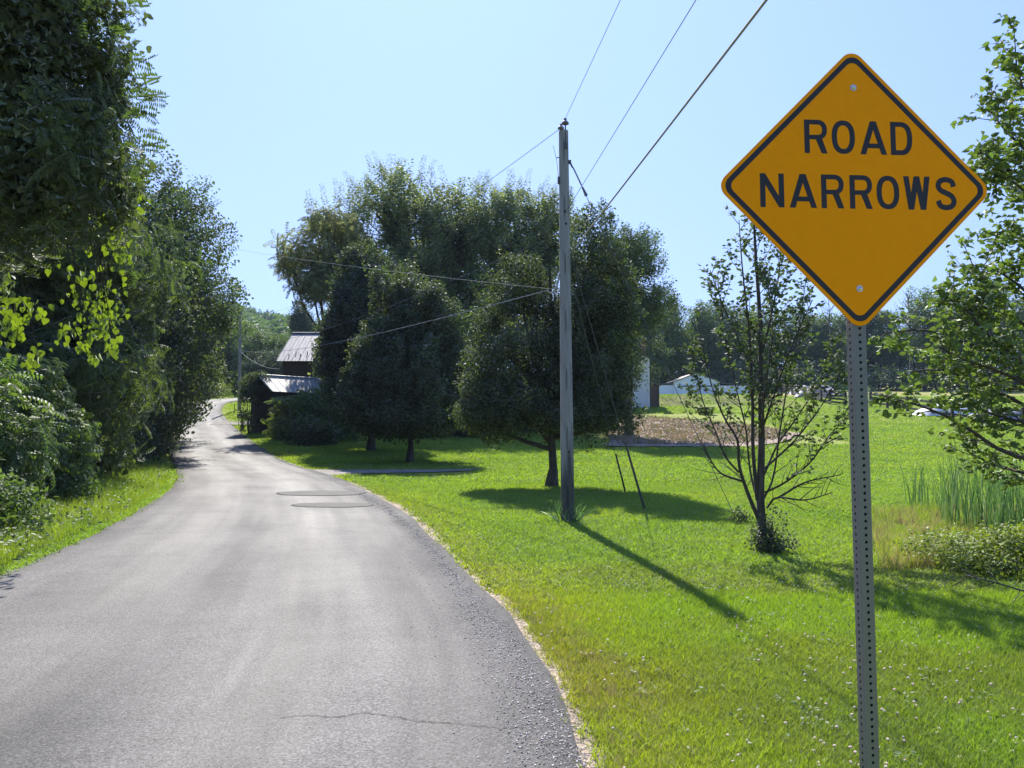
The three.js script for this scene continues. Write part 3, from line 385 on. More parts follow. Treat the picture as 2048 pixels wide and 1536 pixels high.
shrub({ name: 'bramble_bush', label: 'low bramble spilling onto the left verge behind the first one', x: -9.9, d: 14.6, seed: 524, n: 900, geo: G.bush, mat: M.bush, gap: 0.28, freq: 2, lobes: [[0, 0.4, 0, 0.9, 0.5, 0.7], [0.8, 0.3, -0.6, 0.7, 0.35, 0.6], [-0.8, 0.5, 0.3, 0.9, 0.6, 0.6]] });
[[-12.6, 19.5, 1.9], [-13.9, 23.5, 2.1], [-15.1, 27, 2.1], [-16.7, 31.5, 2.3], [-17.8, 36, 2.4], [-20.6, 41, 2.6], [-23, 46.5, 2.6], [-25.9, 53, 2.6], [-29.3, 60, 2.4], [-33.6, 68, 2.6], [-13.5, 20, 2.6], [-17, 27, 3], [-21, 35, 3], [-11.8, 16.5, 2.6], [-36.5, 80, 2.6], [-38, 90, 2.6]].forEach(([x, d, h], i) =>
  shrub({ label: 'dark roadside shrub ' + ['in front of the left wood, just past the sumac', 'second along the left verge past the sumac', 'third along the left verge', 'fourth along the left verge, where the grass narrows', 'fifth along the left verge, dark over the road edge', 'sixth along the left verge, by the first road shadow', 'seventh along the left verge', 'eighth along the left verge', 'ninth along the left verge, before the bend', 'tenth along the left verge, at the bend', 'behind the first verge shrub', 'behind the third verge shrub', 'behind the fifth verge shrub', 'close behind the second sumac', 'outside the bend, low by the grass', 'last one outside the bend'][i], group: 'shrubs along the left verge', x, d, seed: 530 + i, n: 620 + 30 * i, geo: i % 3 ? G.bush : G.vine, mat: i < 3 ? M.walnut : M.broadleaf, size: 1.2 + d * 0.012, gap: 0.24, freq: 1.2, lobes: [[0, h * 0.5, 0, 1.3, h * 0.55, 1.3], [0.8, h * 0.3, 0.6, 1.0, h * 0.35, 1.0], [-0.8, h * 0.45, 0.3, 1.2, h * 0.55, 1.2], [0.3, h * 0.3, -1.2, 1.2, h * 0.4, 1.2]] }));
shrub({ label: 'yellow green weeds on the bank outside the bend', x: -39.5, d: 97, seed: 560, n: 500, geo: G.mid, mat: M.vine, group: null, lobes: [[0, 0.9, 0, 3.4, 1.2, 1.4]] });
shrub({ name: 'vine_mound', label: 'bright vine creeping over the gable end of the low shed', cat: 'vine', x: -17.5, d: 51.6, seed: 561, n: 330, geo: G.bush, mat: M.walnut, size: 1.3, plumes: 4, lobes: [[-0.25, 3.0, 0, 0.5, 0.8, 0.4], [-0.1, 1.4, 0.1, 0.5, 1.5, 0.4], [0.5, 3.7, -0.3, 0.6, 0.3, 0.4]] });
shrub({ name: 'sumac_bush', label: 'sumac growing against the near wall of the low shed', x: -14.0, d: 47, seed: 562, n: 170, geo: G.sumac, mat: M.bright, size: 1.6, gap: 0.3, lobes: [[0, 1.3, 0, 0.9, 1.1, 0.7], [1.0, 1.7, 0, 0.8, 1.2, 0.7], [0.6, 0.6, 0.4, 1.1, 0.6, 0.6]] });
shrub({ label: 'leafy shrub at the right end of the low shed', x: -11.6, d: 46.5, seed: 563, n: 420, geo: G.mid, mat: M.bush, gap: 0.4, lobes: [[0, 1.2, 0, 1.4, 1.2, 0.9], [1.4, 0.8, 0.3, 1.2, 0.8, 0.8], [-0.3, 1.8, 0, 0.8, 1.0, 0.8]] });
shrub({ label: 'low leafy shrub beside the road before the shed', x: -11.7, d: 43.5, seed: 564, n: 200, geo: G.mid, mat: M.walnut, gap: 0.3, lobes: [[0, 0.45, 0, 0.7, 0.5, 0.6], [0.9, 0.4, 0.3, 0.8, 0.7, 0.8]] });

// ---------------------------------------------------------------- sapling in front of the pasture
function leafed(g, r, tips, seen, matL, lenA, lenB, name = 'leaf') {       // leaves at twig tips: the nearest as parts, the rest as one
  const lg = []; for (let i = 0; i < 5; i++) { const b = Leaves(); leaf(b, V(0, 0, 0), Y, V(0, 0, 1), 1, 0.62, 'ovate', 0.15 + 0.12 * i, 0.1 + 0.1 * i); lg.push(b.build()); }
  const list = []; for (const [p, dir, n] of tips) for (let i = 0; i < n; i++) { const a = r() * 6.28, q = p.clone().addScaledVector(dir, (i / n - 0.7) * 0.16).addScaledVector(rdir(r), 0.03); list.push([q, dir.clone().multiplyScalar(0.5).add(V(Math.cos(a) * 0.9, -0.35 + 0.8 * (r() - 0.4), Math.sin(a) * 0.9)).normalize(), lerp(lenA, lenB, r())]); }
  list.sort((a, b) => seen(b[0]) - seen(a[0]));
  list.slice(0, 300).forEach(([p, dir, s], i) => { const m = mesh(name, lg[i % 5], matL[i % matL.length], g); m.position.copy(p); m.quaternion.setFromUnitVectors(Y, dir); m.rotateY((r() - 0.5) * 3); m.scale.setScalar(s); });
  const rest = list.slice(300); if (rest.length) instances('foliage', lg[2], matL[0], rest.map(([p, dir, s]) => { const t = 0.8 + 0.4 * r(); return [p, dir, s, [t, t, t], r() * 6.28]; }), g);
}
function branchOut(r, limb, tips, twigs, o) {                              // side twigs along a limb (a polyline), their tips collected
  const c = new THREE.CatmullRomCurve3(limb, false, 'centripetal'), L = c.getLength();
  for (let i = 0; i < o.n; i++) {
    const t = lerp(o.t0 ?? 0.2, 1, (i + r()) / o.n), p = c.getPoint(t), tan = c.getTangent(t), a = rdir(r), side = a.addScaledVector(tan, -a.dot(tan)).normalize(), l = (o.len ?? 0.4) * (0.5 + 0.8 * r()) * (1.15 - 0.6 * t);
    const dir = tan.clone().multiplyScalar(0.75).addScaledVector(side, 0.75).add(V(0, o.up ?? 0.25, 0)).normalize(), e = p.clone().addScaledVector(dir, l), m = p.clone().lerp(e, 0.5).addScaledVector(side, 0.06 * l);
    twigs.push(tube([p, m, e], o.r ?? 0.006, 0.002, 4, 3));
    const k = o.leaves(p, t); if (k > 0) { tips.push([e, dir, k]); if (r() < 0.7) tips.push([m.clone(), dir, Math.ceil(k * 0.7)]);
      for (let q = 0; q < (o.sub ?? 1); q++) { const s2 = p.clone().lerp(e, 0.4 + 0.5 * r()), d2 = dir.clone().addScaledVector(rdir(r), 0.9).add(V(0, 0.2, 0)).normalize(), e2 = s2.clone().addScaledVector(d2, l * 0.5); twigs.push(tube([s2, e2], 0.003, 0.0015, 3, 1)); tips.push([e2, d2, k]); } }
  }
  void L;
}
const sapTops = [];
{ const b = groundAt(1524, 1108), D = -b.z, g = thing('pear_sapling', 'slender multi stemmed young tree with bare lower limbs behind the sign', 'tree', b.toArray()), r = mulberry(600);
  const P = (u, v, dz = 0) => px(u, v, D + dz).sub(b);
  mesh('trunk', tube([V(0, -0.1, 0), P(1524, 1060), P(1521, 1000), P(1523, 900), P(1522, 780), P(1520, 640), P(1512, 520), P(1506, 400)], 0.068, 0.012, 9, 26), bark, g);
  const limbs = [[[1518, 1040, 0], [1495, 985, 0.05], [1478, 930, 0.1], [1475, 880, 0.1], [1448, 835, 0.2], [1420, 760, 0.3], [1395, 640, 0.3]], [[1483, 962, 0.1], [1440, 945, -0.1], [1418, 915, -0.2], [1402, 880, -0.3]], [[1478, 945, 0.1], [1452, 915, 0.2], [1432, 865, 0.3], [1405, 800, 0.3], [1385, 700, 0.4]], [[1514, 1000, 0], [1500, 940, 0.2], [1492, 860, 0.3], [1478, 800, 0.4], [1455, 700, 0.5], [1435, 560, 0.4]], [[1514, 990, 0], [1506, 900, -0.1], [1505, 800, -0.1], [1498, 660, -0.15], [1485, 540, -0.1], [1478, 440, -0.1]], [[1526, 1000, 0], [1545, 960, 0.1], [1560, 860, 0.2], [1580, 740, 0.3], [1600, 640, 0.3], [1612, 560, 0.3]], [[1530, 985, 0], [1570, 965, -0.2], [1620, 925, -0.3], [1660, 870, -0.3], [1690, 840, -0.3]], [[1534, 1015, 0], [1555, 995, -0.3], [1610, 1000, -0.5], [1665, 985, -0.6]], [[1556, 996, -0.3], [1610, 965, -0.4], [1680, 950, -0.5]], [[1528, 950, 0], [1555, 890, 0.3], [1590, 840, 0.5], [1640, 760, 0.5], [1660, 690, 0.5]], [[1524, 860, 0], [1545, 800, -0.3], [1580, 700, -0.4], [1625, 600, -0.4]], [[1521, 800, 0], [1495, 720, 0.3], [1450, 620, 0.4], [1420, 540, 0.4]], [[1521, 720, 0], [1545, 620, 0.2], [1560, 520, 0.2], [1555, 430, 0.2]], [[1522, 880, 0], [1530, 780, -0.4], [1545, 660, -0.5], [1530, 540, -0.5]], [[1526, 940, 0], [1590, 880, 0.2], [1650, 800, 0.3], [1690, 730, 0.3]]];
  const tips = [];
  limbs.forEach((l, i) => { const pts = l.map(([u, v, z]) => P(u, v, z)), tw = [tube(pts, i === 0 || i === 4 ? 0.03 : 0.016, 0.005, 6, 16)]; const low = (p) => p.y < 1.35 ? (p.x > 0.25 ? 2 : 0) : p.y < 1.9 ? 4 : 7;
    branchOut(r, pts, tips, tw, { n: i === 7 || i === 8 || i === 1 ? 9 : 22, len: 0.42, t0: 0.18, leaves: (p) => i === 7 || i === 8 || i === 1 ? 0 : low(p), sub: 1 }); mesh('limb', tw, twigMat, g); });
  { const tw = [], pts = [P(1522, 900), P(1522, 780), P(1520, 640), P(1512, 520), P(1506, 400)]; branchOut(r, pts, tips, tw, { n: 34, len: 0.55, t0: 0.1, leaves: () => 6, sub: 2 }); mesh('branch', tw, twigMat, g); }
  leafed(g, r, tips, (p) => p.z + 0.4 * Math.abs(p.x), [M.pear, M.broadleaf], 0.044, 0.074);
  shrub({ name: 'ivy_clump', label: 'dark ivy and weeds round the foot of the young tree', cat: 'ivy', x: b.x + 0.05, d: D, seed: 601, n: 150, geo: G.leafy, mat: M.broadleaf, gap: 0.15, size: 0.5, plumes: 0, lobes: [[0, 0.1, 0.05, 0.17, 0.14, 0.17], [0.1, 0.26, 0, 0.09, 0.3, 0.1], [0.18, 0.05, 0.1, 0.2, 0.09, 0.15], [-0.06, 0.2, 0, 0.07, 0.22, 0.08]] });
}
// ---------------------------------------------------------------- leafy tree at the right edge
{ const b = V(5.9, H(5.9, -7.6), -7.6), g = thing('pear_tree', 'leafy tree at the right edge, lit branches reaching in front of the field', 'tree', b.toArray()), r = mulberry(610), P = (u, v, d = 7.4) => px(u, v, d).sub(b);
  mesh('trunk', tube([V(0, -0.2, 0), V(0.05, 1, 0), V(0, 2.6, -0.1), V(0.1, 5.6, 0)], 0.12, 0.04, 9), bark, g);
  const limbs = []; const T = (y) => V(0.02, y, 0);
  for (const [y, pts] of [[1.1, [[2120, 930], [2010, 905], [1925, 850], [1850, 815], [1760, 790]]], [1.0, [[2140, 980], [2060, 950], [1990, 930], [1930, 900]]], [1.2, [[2120, 860], [2030, 800], [1960, 770], [1880, 740], [1800, 745]]], [1.4, [[2120, 800], [2030, 720], [1940, 690], [1850, 660], [1770, 665]]], [1.6, [[2130, 740], [2050, 650], [1980, 620], [1900, 600]]], [1.9, [[2130, 680], [2060, 590], [2000, 545], [1945, 530]]], [2.2, [[2140, 580], [2070, 500], [2010, 460]]], [2.5, [[2140, 480], [2070, 400], [2010, 350], [1965, 300]]], [2.8, [[2140, 420], [2070, 320], [2010, 260], [1975, 215]]], [3.0, [[2150, 350], [2080, 250], [2040, 160], [2030, 95]]], [2.6, [[2150, 460], [2080, 380], [2020, 340], [1985, 370]]], [1.3, [[2120, 840], [2050, 770], [1990, 740], [1930, 720], [1870, 690]]], [1.15, [[2130, 900], [2060, 850], [1990, 830], [1920, 800]]], [3.2, [[2200, 200], [2150, 100], [2140, 0]]], [2.4, [[2240, 400], [2260, 300]]], [1.5, [[2100, 760], [2000, 690], [1950, 640], [1935, 590]]], [0.5, [[2140, 1195], [2060, 1185], [1990, 1165], [1930, 1150]]]])
    limbs.push([T(y), ...pts.map(([u, v], i) => P(u, v, 7.4 + 0.7 * (r() - 0.5) - 0.12 * i))]);
  const tips = []; limbs.forEach((pts, i) => { const bare = i === limbs.length - 1, tw = [tube(pts, bare ? 0.012 : 0.026, 0.005, 6, 14)]; branchOut(r, pts, tips, tw, { n: bare ? 8 : i === 0 || i === 3 ? 13 : i < 4 ? 17 : 25, len: 0.42, t0: 0.3, up: 0.15, leaves: () => bare ? 0 : 6, sub: 2 }); mesh('limb', tw, twigMat, g); });
  leafed(g, r, tips, (p) => -Math.abs(p.x + b.x - 4.3) + 0.4 * p.z, [M.bright, M.bush, M.pear], 0.046, 0.08);
}
// ---------------------------------------------------------------- the road sign
{
  const C = at(1711, 377, 2.845), yaw = 4.6 * R, roll = 0.35 * R, up = V(-Math.sin(roll), Math.cos(roll), 0), L = (C.y - H(C.x, C.z)) / up.y, b = C.clone().addScaledVector(up, -L);
  const g = thing('road_sign', 'yellow diamond warning sign reading ROAD NARROWS on a perforated steel post', 'road sign', b.toArray()); g.rotation.order = 'YXZ'; g.rotation.y = yaw; g.rotation.z = roll;
  const diamond = (half, rad, Path = THREE.Shape) => { const s = new Path(), q = half * Math.SQRT2, t = rad * Math.SQRT2 / 1, e = rad; // square of half-side `half`, stood on a corner
    const pts = [[0, q], [q, 0], [0, -q], [-q, 0]]; void t; pts.forEach(([x, y], i) => { const [px_, py_] = pts[(i + 3) % 4], [nx, ny] = pts[(i + 1) % 4], l = half * 2, a = [x + (px_ - x) * e / l, y + (py_ - y) * e / l], c = [x + (nx - x) * e / l, y + (ny - y) * e / l]; i ? s.lineTo(...a) : s.moveTo(...a);
      const k = 0.448; s.bezierCurveTo(a[0] + (x - a[0]) * (1 - k), a[1] + (y - a[1]) * (1 - k), c[0] + (x - c[0]) * (1 - k), c[1] + (y - c[1]) * (1 - k), ...c); }); s.closePath(); return s; };
  const yellow = new THREE.MeshPhysicalMaterial({ color: col(1.0, 0.335, 0.0), roughness: 0.6, specularIntensity: 0.2, map: texture(256, (x, y) => { const v = 0.95 + 0.06 * fbm(x * 40, y * 40, 2, 40, 2); return [v, v, v]; }) }), black = std([0.012, 0.012, 0.016], 0.5), alu = std([0.62, 0.62, 0.62], 0.35, 0.9);
  const panel = mesh('sign_panel', new THREE.ExtrudeGeometry(diamond(0.381, 0.05), { depth: 0.0024, bevelEnabled: true, bevelThickness: 0.0004, bevelSize: 0.0004, bevelSegments: 1, curveSegments: 10 }), yellow, g); panel.position.y = L;
  const ring = diamond(0.381 - 0.0135, 0.042); ring.holes.push(diamond(0.381 - 0.0325, 0.03, THREE.Path));
  const flat = (sh) => new THREE.ExtrudeGeometry(sh, { depth: 0.0007, bevelEnabled: false, curveSegments: 12 });
  const bd = mesh('border', flat(ring), black, panel); bd.position.z = 0.0028;
  const s = 0.158, poly = (pts, ...holes) => { const sh = new THREE.Shape(pts.map(([x, y]) => new THREE.Vector2(x, y))); for (const h of holes) sh.holes.push(new THREE.Path(h.map(([x, y]) => new THREE.Vector2(x, y)))); return sh; };
  const arc = (cx, cy, rx, ry, a0, a1, n = 14, e = 1) => Array.from({ length: n + 1 }, (_, i) => { const a = lerp(a0, a1, i / n), f = (q) => Math.sign(q) * Math.pow(Math.abs(q), e); return [cx + rx * f(Math.cos(a)), cy + ry * f(Math.sin(a))]; });
  const h2 = Math.PI / 2;
  const glyph = {
    N: (w) => { const k = 0.33; return poly([[0, 0], [0, 1], [s, 1], [w - s, k], [w - s, 1], [w, 1], [w, 0], [w - s, 0], [s, 1 - k], [s, 0]]); },
    A: (w) => { const m = w / 2 - 0.09, t = 0.172; return poly([[0, 0], [w / 2 - 0.09, 1], [w / 2 + 0.09, 1], [w, 0], [w - t, 0], [w - t - m * 0.19, 0.19], [t + m * 0.19, 0.19], [t, 0]], [[t + m * 0.33, 0.33], [w / 2, (w / 2 - t) / m], [w - t - m * 0.33, 0.33]]); },
    R: (w) => poly([[0, 0], [0, 1], ...arc(w - 0.29, 0.705, 0.29, 0.295, h2, -h2 * 0.72, 14, 0.9), [w, 0], [w - 0.178, 0], [w * 0.5, 0.415], [s, 0.415], [s, 0]], [[s, 0.545], ...arc(w - 0.27, 0.705, 0.27 - s + 0.01, 0.155, -h2, h2, 12, 0.9), [s, 0.86]]),
    O: (w) => poly(arc(w / 2, 0.5, w / 2, 0.5, 0, Math.PI * 2, 44, 0.86).slice(0, -1), arc(w / 2, 0.5, w / 2 - s, 0.5 - 0.145, 0, Math.PI * 2, 40, 0.86).slice(0, -1).reverse()),
    D: (w) => poly([[0, 0], [0, 1], ...arc(w - 0.36, 0.5, 0.36, 0.5, h2, -h2, 24, 0.84)], [[s, 0.145], ...arc(w - 0.36, 0.5, 0.36 - s, 0.355, -h2, h2, 22, 0.84), [s, 0.855]]),
    W: (w) => { const a = 0.17 * w, t = 0.168, c = w / 2, e = 0.085; return poly([[0, 1], [t, 1], [0.282 * w, 0.50], [c - e, 1], [c + e, 1], [w - 0.282 * w, 0.50], [w - t, 1], [w, 1], [w - a, 0], [w - a - t, 0], [c, 0.555], [a + t, 0], [a, 0]]); },
    S: (w) => { const k = w / 0.65, c = new THREE.CatmullRomCurve3([[0.565, 0.71], [0.52, 0.85], [0.335, 0.922], [0.15, 0.87], [0.085, 0.735], [0.15, 0.605], [0.335, 0.515], [0.5, 0.42], [0.567, 0.27], [0.5, 0.13], [0.32, 0.078], [0.135, 0.135], [0.075, 0.285]].map(([x, y]) => V(x * k, y, 0))), A = [], B = []; for (let i = 0; i <= 48; i++) { const p = c.getPoint(i / 48), t = c.getTangent(i / 48); A.push([p.x - t.y * s / 2, p.y + t.x * s / 2]); B.push([p.x + t.y * s / 2, p.y - t.x * s / 2]); } return poly([...A, ...B.reverse()]); },
  };
  const LX = (u) => (u - 1711) / 503 + 0.0015, put = (ch, u0, u1, y) => { const w = LX(u1) - LX(u0), h = 0.1275, m = mesh('letter', flat(glyph[ch](w / h)), black, panel); m.scale.set(h, h, 1); m.position.set(LX(u0), y, 0.0028); };
  for (const [ch, a, c] of [['R', 1612, 1656.5], ['O', 1665.5, 1711], ['A', 1721, 1773.7], ['D', 1781.5, 1824.5]]) put(ch, a, c, 0.130);
  for (const [ch, a, c] of [['N', 1523.7, 1569.8], ['A', 1580, 1633], ['R', 1642, 1686], ['R', 1697.6, 1741.7], ['O', 1750.3, 1795], ['W', 1803.8, 1856.5], ['S', 1867.5, 1909]]) put(ch, a, c, -0.078);
  for (const y of [0.385, -0.38]) { const bolt = mesh('bolt', [new THREE.CylinderGeometry(0.0125, 0.0125, 0.002, 18).rotateX(h2), new THREE.SphereGeometry(0.0085, 14, 8, 0, 6.284, 0, h2).rotateX(h2).scale(1, 1, 0.8).translate(0, 0, 0.001)], alu, panel); bolt.position.set(0.001, y, 0.004); }
  // perforated square steel tube
  const a = 0.0508, cell = 0.0254, hr = 0.0056, rc = 0.004, parts = [], n = Math.round((L + 0.42 + 0.4) / cell), face = new THREE.Shape(); face.moveTo(-a / 2 + rc, 0); face.lineTo(a / 2 - rc, 0); face.lineTo(a / 2 - rc, cell); face.lineTo(-a / 2 + rc, cell);
  const hole = new THREE.Path(); hole.absarc(0, cell / 2, hr, 0, Math.PI * 2, true); face.holes.push(hole);
  const one = new THREE.ShapeGeometry(face, 7).toNonIndexed(), rim = new THREE.CylinderGeometry(hr, hr, 0.0026, 14, 1, true).rotateX(h2).translate(0, cell / 2, -0.0013).toNonIndexed();
  for (let k = 0; k < n; k++) for (let f = 0; f < 4; f++) for (const q of [one, rim]) parts.push(q.clone().translate(0, -0.4 + k * cell, a / 2).rotateY(f * h2));
  for (let f = 0; f < 4; f++) parts.push(new THREE.CylinderGeometry(rc, rc, n * cell, 5, 1, true, 0, h2).translate(a / 2 - rc, -0.4 + n * cell / 2, a / 2 - rc).rotateY(f * h2).toNonIndexed(), box(a - 2 * rc, n * cell, 0.0004, 0, -0.4 + n * cell / 2, 0).scale(0.0001, 1, 1).toNonIndexed());
  const steel = std([0.20, 0.205, 0.20], 0.5, 0.3, { map: texture(256, (x, y) => { const v = 0.75 + 0.4 * fbm(x * 14, y * 14, 5, 14, 4); return [v, v, v]; }) });
  const post = mesh('post', parts, steel, g); post.position.z = -a / 2 - 0.003; post.rotation.y = 1 * R;
}
// ---------------------------------------------------------------- utility poles and lines
const wireMat = std([0.1, 0.1, 0.11], 0.9), paleWire = std([0.32, 0.32, 0.33], 0.8), iron = std([0.10, 0.10, 0.11], 0.6, 0.4), glaze = std([0.16, 0.14, 0.17], 0.35);
const poleTex = texture(1024, (x, y) => { const a = fbm(x * 40, y * 3, 1, 0, 4), b = noise(x * 90, y * 4, 3), c = noise(x * 20, y * 1.3, 9); let v = 0.27 + 0.2 * (a - 0.5) + 0.06 * (b - 0.5); if (c > 0.86) v *= 0.55; return [v * 1.0, v * 0.99, v * 1.0]; });
const poleMat = std([1, 1, 1], 0.9, 0, { map: poleTex, vertexColors: true, bumpMap: texture(512, (x, y) => fbm(x * 40, y * 3, 1, 0, 4), false), bumpScale: 0.012 });
function poleShaft(p0, p1, r0, r1, stain) { const g = tube([p0, p0.clone().lerp(p1, 0.33), p0.clone().lerp(p1, 0.66), p1], r0, r1, 18, 60), p = g.attributes.position, c = []; // creosote still dark at the butt
  for (let i = 0; i < p.count; i++) { const y = p.getY(i) - p0.y, a = Math.atan2(p.getZ(i) - p0.z, p.getX(i) - p0.x), e = y + 0.9 * (noise(a * 4, y * 1.6, 4) - 0.5), k = stain ? 1 - 0.72 * (1 - sstep(1.15, 1.7, e)) : 1; c.push(k, k * (stain ? lerp(0.94, 1, k) : 1), k); }
  g.setAttribute('color', new THREE.Float32BufferAttribute(c, 3)); return g; }
const P1 = groundAt(1136, 1045), T1 = at(1127, 262, -P1.z); const P2 = V(-26.2, H(-26.2, -74), -74), T2 = V(-26.3, P2.y + 9.1, -74);
const on1 = (v) => { const y = at(1024, v, 12.9).y, t = (y - P1.y) / (T1.y - P1.y); return P1.clone().lerp(T1, t); };
{
  const g = thing('utility_pole', 'weathered grey wooden utility pole on the lawn, nearest the camera', 'utility pole', P1.toArray(), 'wooden utility poles'), lo = (p) => p.clone().sub(P1), top = lo(T1);
  mesh('pole_shaft', [poleShaft(V(0, -0.3, 0), top, 0.118, 0.082, true), new THREE.CircleGeometry(0.082, 18).rotateX(-Math.PI / 2 + 0.25).translate(top.x, top.y + 0.004, top.z)].map((q) => { const n = q.toNonIndexed(); if (!n.attributes.color) n.setAttribute('color', new THREE.Float32BufferAttribute(new Array(n.attributes.position.count * 3).fill(0.8), 3)); return n; }).reduce((a, b, i, s) => i ? mergeGeometries(s) : a), poleMat, g);
  const ins = (x, y, z, k) => new THREE.LatheGeometry([[0.0, 0.10], [0.028, 0.098], [0.03, 0.07], [0.022, 0.062], [0.04, 0.05], [0.066, 0.02], [0.07, -0.005], [0.06, -0.01], [0.02, 0.0]].map(([a, b]) => new THREE.Vector2(a * k, b * k)), 18).translate(x, y, z);
  mesh('insulator', ins(top.x + 0.03, top.y + 0.13, 0, 0.95), glaze, g); mesh('insulator', ins(top.x - 0.05, top.y + 0.015, 0.075, 0.8), glaze, g);
  mesh('insulator_pin', [tube([V(top.x + 0.03, top.y - 0.35, 0.09), V(top.x + 0.03, top.y + 0.0, 0.06), V(top.x + 0.03, top.y + 0.15, 0)], 0.014, 0.012, 6), box(0.05, 0.1, 0.03, top.x + 0.03, top.y - 0.3, 0.09)], iron, g);
  const ga = lo(on1(312)); mesh('guy_clamp', [box(0.05, 0.06, 0.05, ga.x + 0.1, ga.y, 0.02), tube([V(ga.x + 0.1, ga.y, 0.02), V(ga.x + 0.15, ga.y - 0.1, 0.02)], 0.016, 0.016, 6)], iron, g);
  const st = lo(on1(303)); mesh('pole_step', box(0.08, 0.012, 0.012, st.x - 0.1, st.y, 0.02), iron, g);
  for (const v of [415, 440, 905]) { const q = lo(on1(v)); mesh('knot', new THREE.SphereGeometry(0.018, 10, 6).scale(1, 1.3, 0.35).translate(q.x + (v % 3 - 1) * 0.02, q.y, v > 800 ? 0.108 : 0.09), std([0.03, 0.027, 0.025], 0.9), g); }
  const cl = lo(on1(350)); mesh('wire_clamp', [box(0.035, 0.12, 0.05, cl.x - 0.098, cl.y, 0.03), tube([V(cl.x - 0.1, cl.y + 0.05, 0.03), V(cl.x - 0.13, cl.y + 0.35, 0.04), V(cl.x - 0.19, cl.y + 0.62, 0.03)], 0.004, 0.004, 4)], wireMat, g);
}
{ const g = thing('utility_pole', 'far wooden utility pole beside the road bend', 'utility pole', P2.toArray(), 'wooden utility poles');
  mesh('pole_shaft', poleShaft(V(0, -0.3, 0), T2.clone().sub(P2), 0.17, 0.12, false), poleMat, g);
  mesh('insulator', new THREE.LatheGeometry([[0, 0.2], [0.06, 0.19], [0.05, 0.12], [0.12, 0.04], [0.11, 0]].map(([a, b]) => new THREE.Vector2(a, b)), 12).translate(0, 9.3, 0), glaze, g);
  mesh('insulator_pin', new THREE.CylinderGeometry(0.025, 0.025, 0.4, 8).translate(0, 9.2, 0), iron, g);
  mesh('service_bracket', [box(0.14, 0.12, 0.16, 0.2, 5.55, 0.05), new THREE.CylinderGeometry(0.05, 0.05, 0.14, 10).translate(0.25, 5.5, 0.1)], std([0.6, 0.6, 0.6], 0.5), g); }
function line(label, a, b, sag, r, mat = wireMat, n = 48) { const pts = []; for (let i = 0; i <= n; i++) { const t = i / n, p = a.clone().lerp(b, t); p.y -= 4 * sag * t * (1 - t); pts.push(p); } return tag(mesh('power_line', tube(pts, r, r, 5, n), mat), label, 'power line', 'overhead lines'); }
{ const top = T1.clone().add(V(0.03, 0.22, 0)), onward = (s, u, v, y, far) => { const k = at(u, v, 1).sub(V(0, EYE, 0)), d = (y - EYE) / k.y, e = V(k.x * d, y, -d); return s.clone().add(e.sub(s).multiplyScalar(far)); };
  line('thin wire from the near pole top up over the camera', top, onward(top, 1235, 0, top.y - 0.08, 9), 0.2, 0.0042, wireMat);
  const m = on1(418); line('second wire rising right from high on the near pole', m, onward(m, 1380, 0, m.y - 0.05, 6), 0.15, 0.0042, wireMat);
  const k = on1(513); line('thick pale cable rising right from the middle of the near pole', k, onward(k, 1518, 0, k.y - 0.04, 5), 0.1, 0.0105, paleWire);
  line('top wire from the near pole down left to the far pole', T1.clone().add(V(-0.06, 0.02, 0.06)), T2.clone().add(V(0, 0.35, 0)), 1.3, 0.005);
  line('middle wire from the near pole to the far pole', on1(452), P2.clone().add(V(0, 7.0, 0)), 0.97, 0.008);
  const lp = on1(575).add(V(-0.33, 0, 0.02)); line('thick cable from the near pole to the far pole, past the oval tree', lp, P2.clone().add(V(0, 5.8, 0)), 0.54, 0.0095, paleWire);
  tag(mesh('cable_loop', tube([on1(540).add(V(-0.1, 0, 0.02)), on1(563).add(V(-0.14, 0, 0.03)), on1(580).add(V(-0.24, 0, 0.03)), lp], 0.014, 0.014, 6, 24), paleWire), 'curled end of the thick cable at the near pole', 'cable');
  line('wire crossing the road from the near pole into the left wood', on1(574), V(-12.6, 8.1, -25), 0.15, 0.003, paleWire);
  line('service wire from the far pole down to the barn', P2.clone().add(V(0.2, 5.5, 0.1)), V(-20.0, 6.6, -66.2), 0.4, 0.02, paleWire);
  line('wire leaving the far pole to the left', P2.clone().add(V(0, 5.2, 0)), V(-45, 3.5, -84), 0.6, 0.018, paleWire);
  const guy = (label, a, u, v, g0, mat) => { const e = groundAt(u, v), t = thing('guy_wire', label, 'guy wire', e.toArray(), 'guy wires of the near pole'), q = a.clone().sub(e); mesh('cable', tube([V(0, -0.1, 0), q], 0.006, 0.006, 5), mat, t); if (g0) mesh('guard', tube([q.clone().multiplyScalar(0.02), q.clone().multiplyScalar(g0)], 0.019, 0.016, 8), iron, t); return t; };
  const e = groundAt(1481, 1046), A = on1(312).add(V(0.12, 0, 0)), t = guy('long thin guy wire ending beside the young tree', A, 1481, 1046, 0, wireMat), q = A.clone().sub(e);
  mesh('strain_insulator', [tube([q.clone().multiplyScalar(0.985), q.clone().multiplyScalar(0.935)], 0.014, 0.014, 6), tube([q.clone().multiplyScalar(0.93), q.clone().multiplyScalar(0.905)], 0.016, 0.03, 8)], glaze, t);
  mesh('anchor_eye', new THREE.TorusGeometry(0.045, 0.01, 6, 14).translate(0.0, 0.14, 0), iron, t);
  guy('left of two guy wires with dark guards behind the near pole', on1(545).add(V(0.1, 0, 0)), 1252, 988, 0.24, wireMat); guy('right of two guy wires with dark guards behind the near pole', on1(500).add(V(0.1, 0, 0)), 1292, 1026, 0.29, wireMat);
}
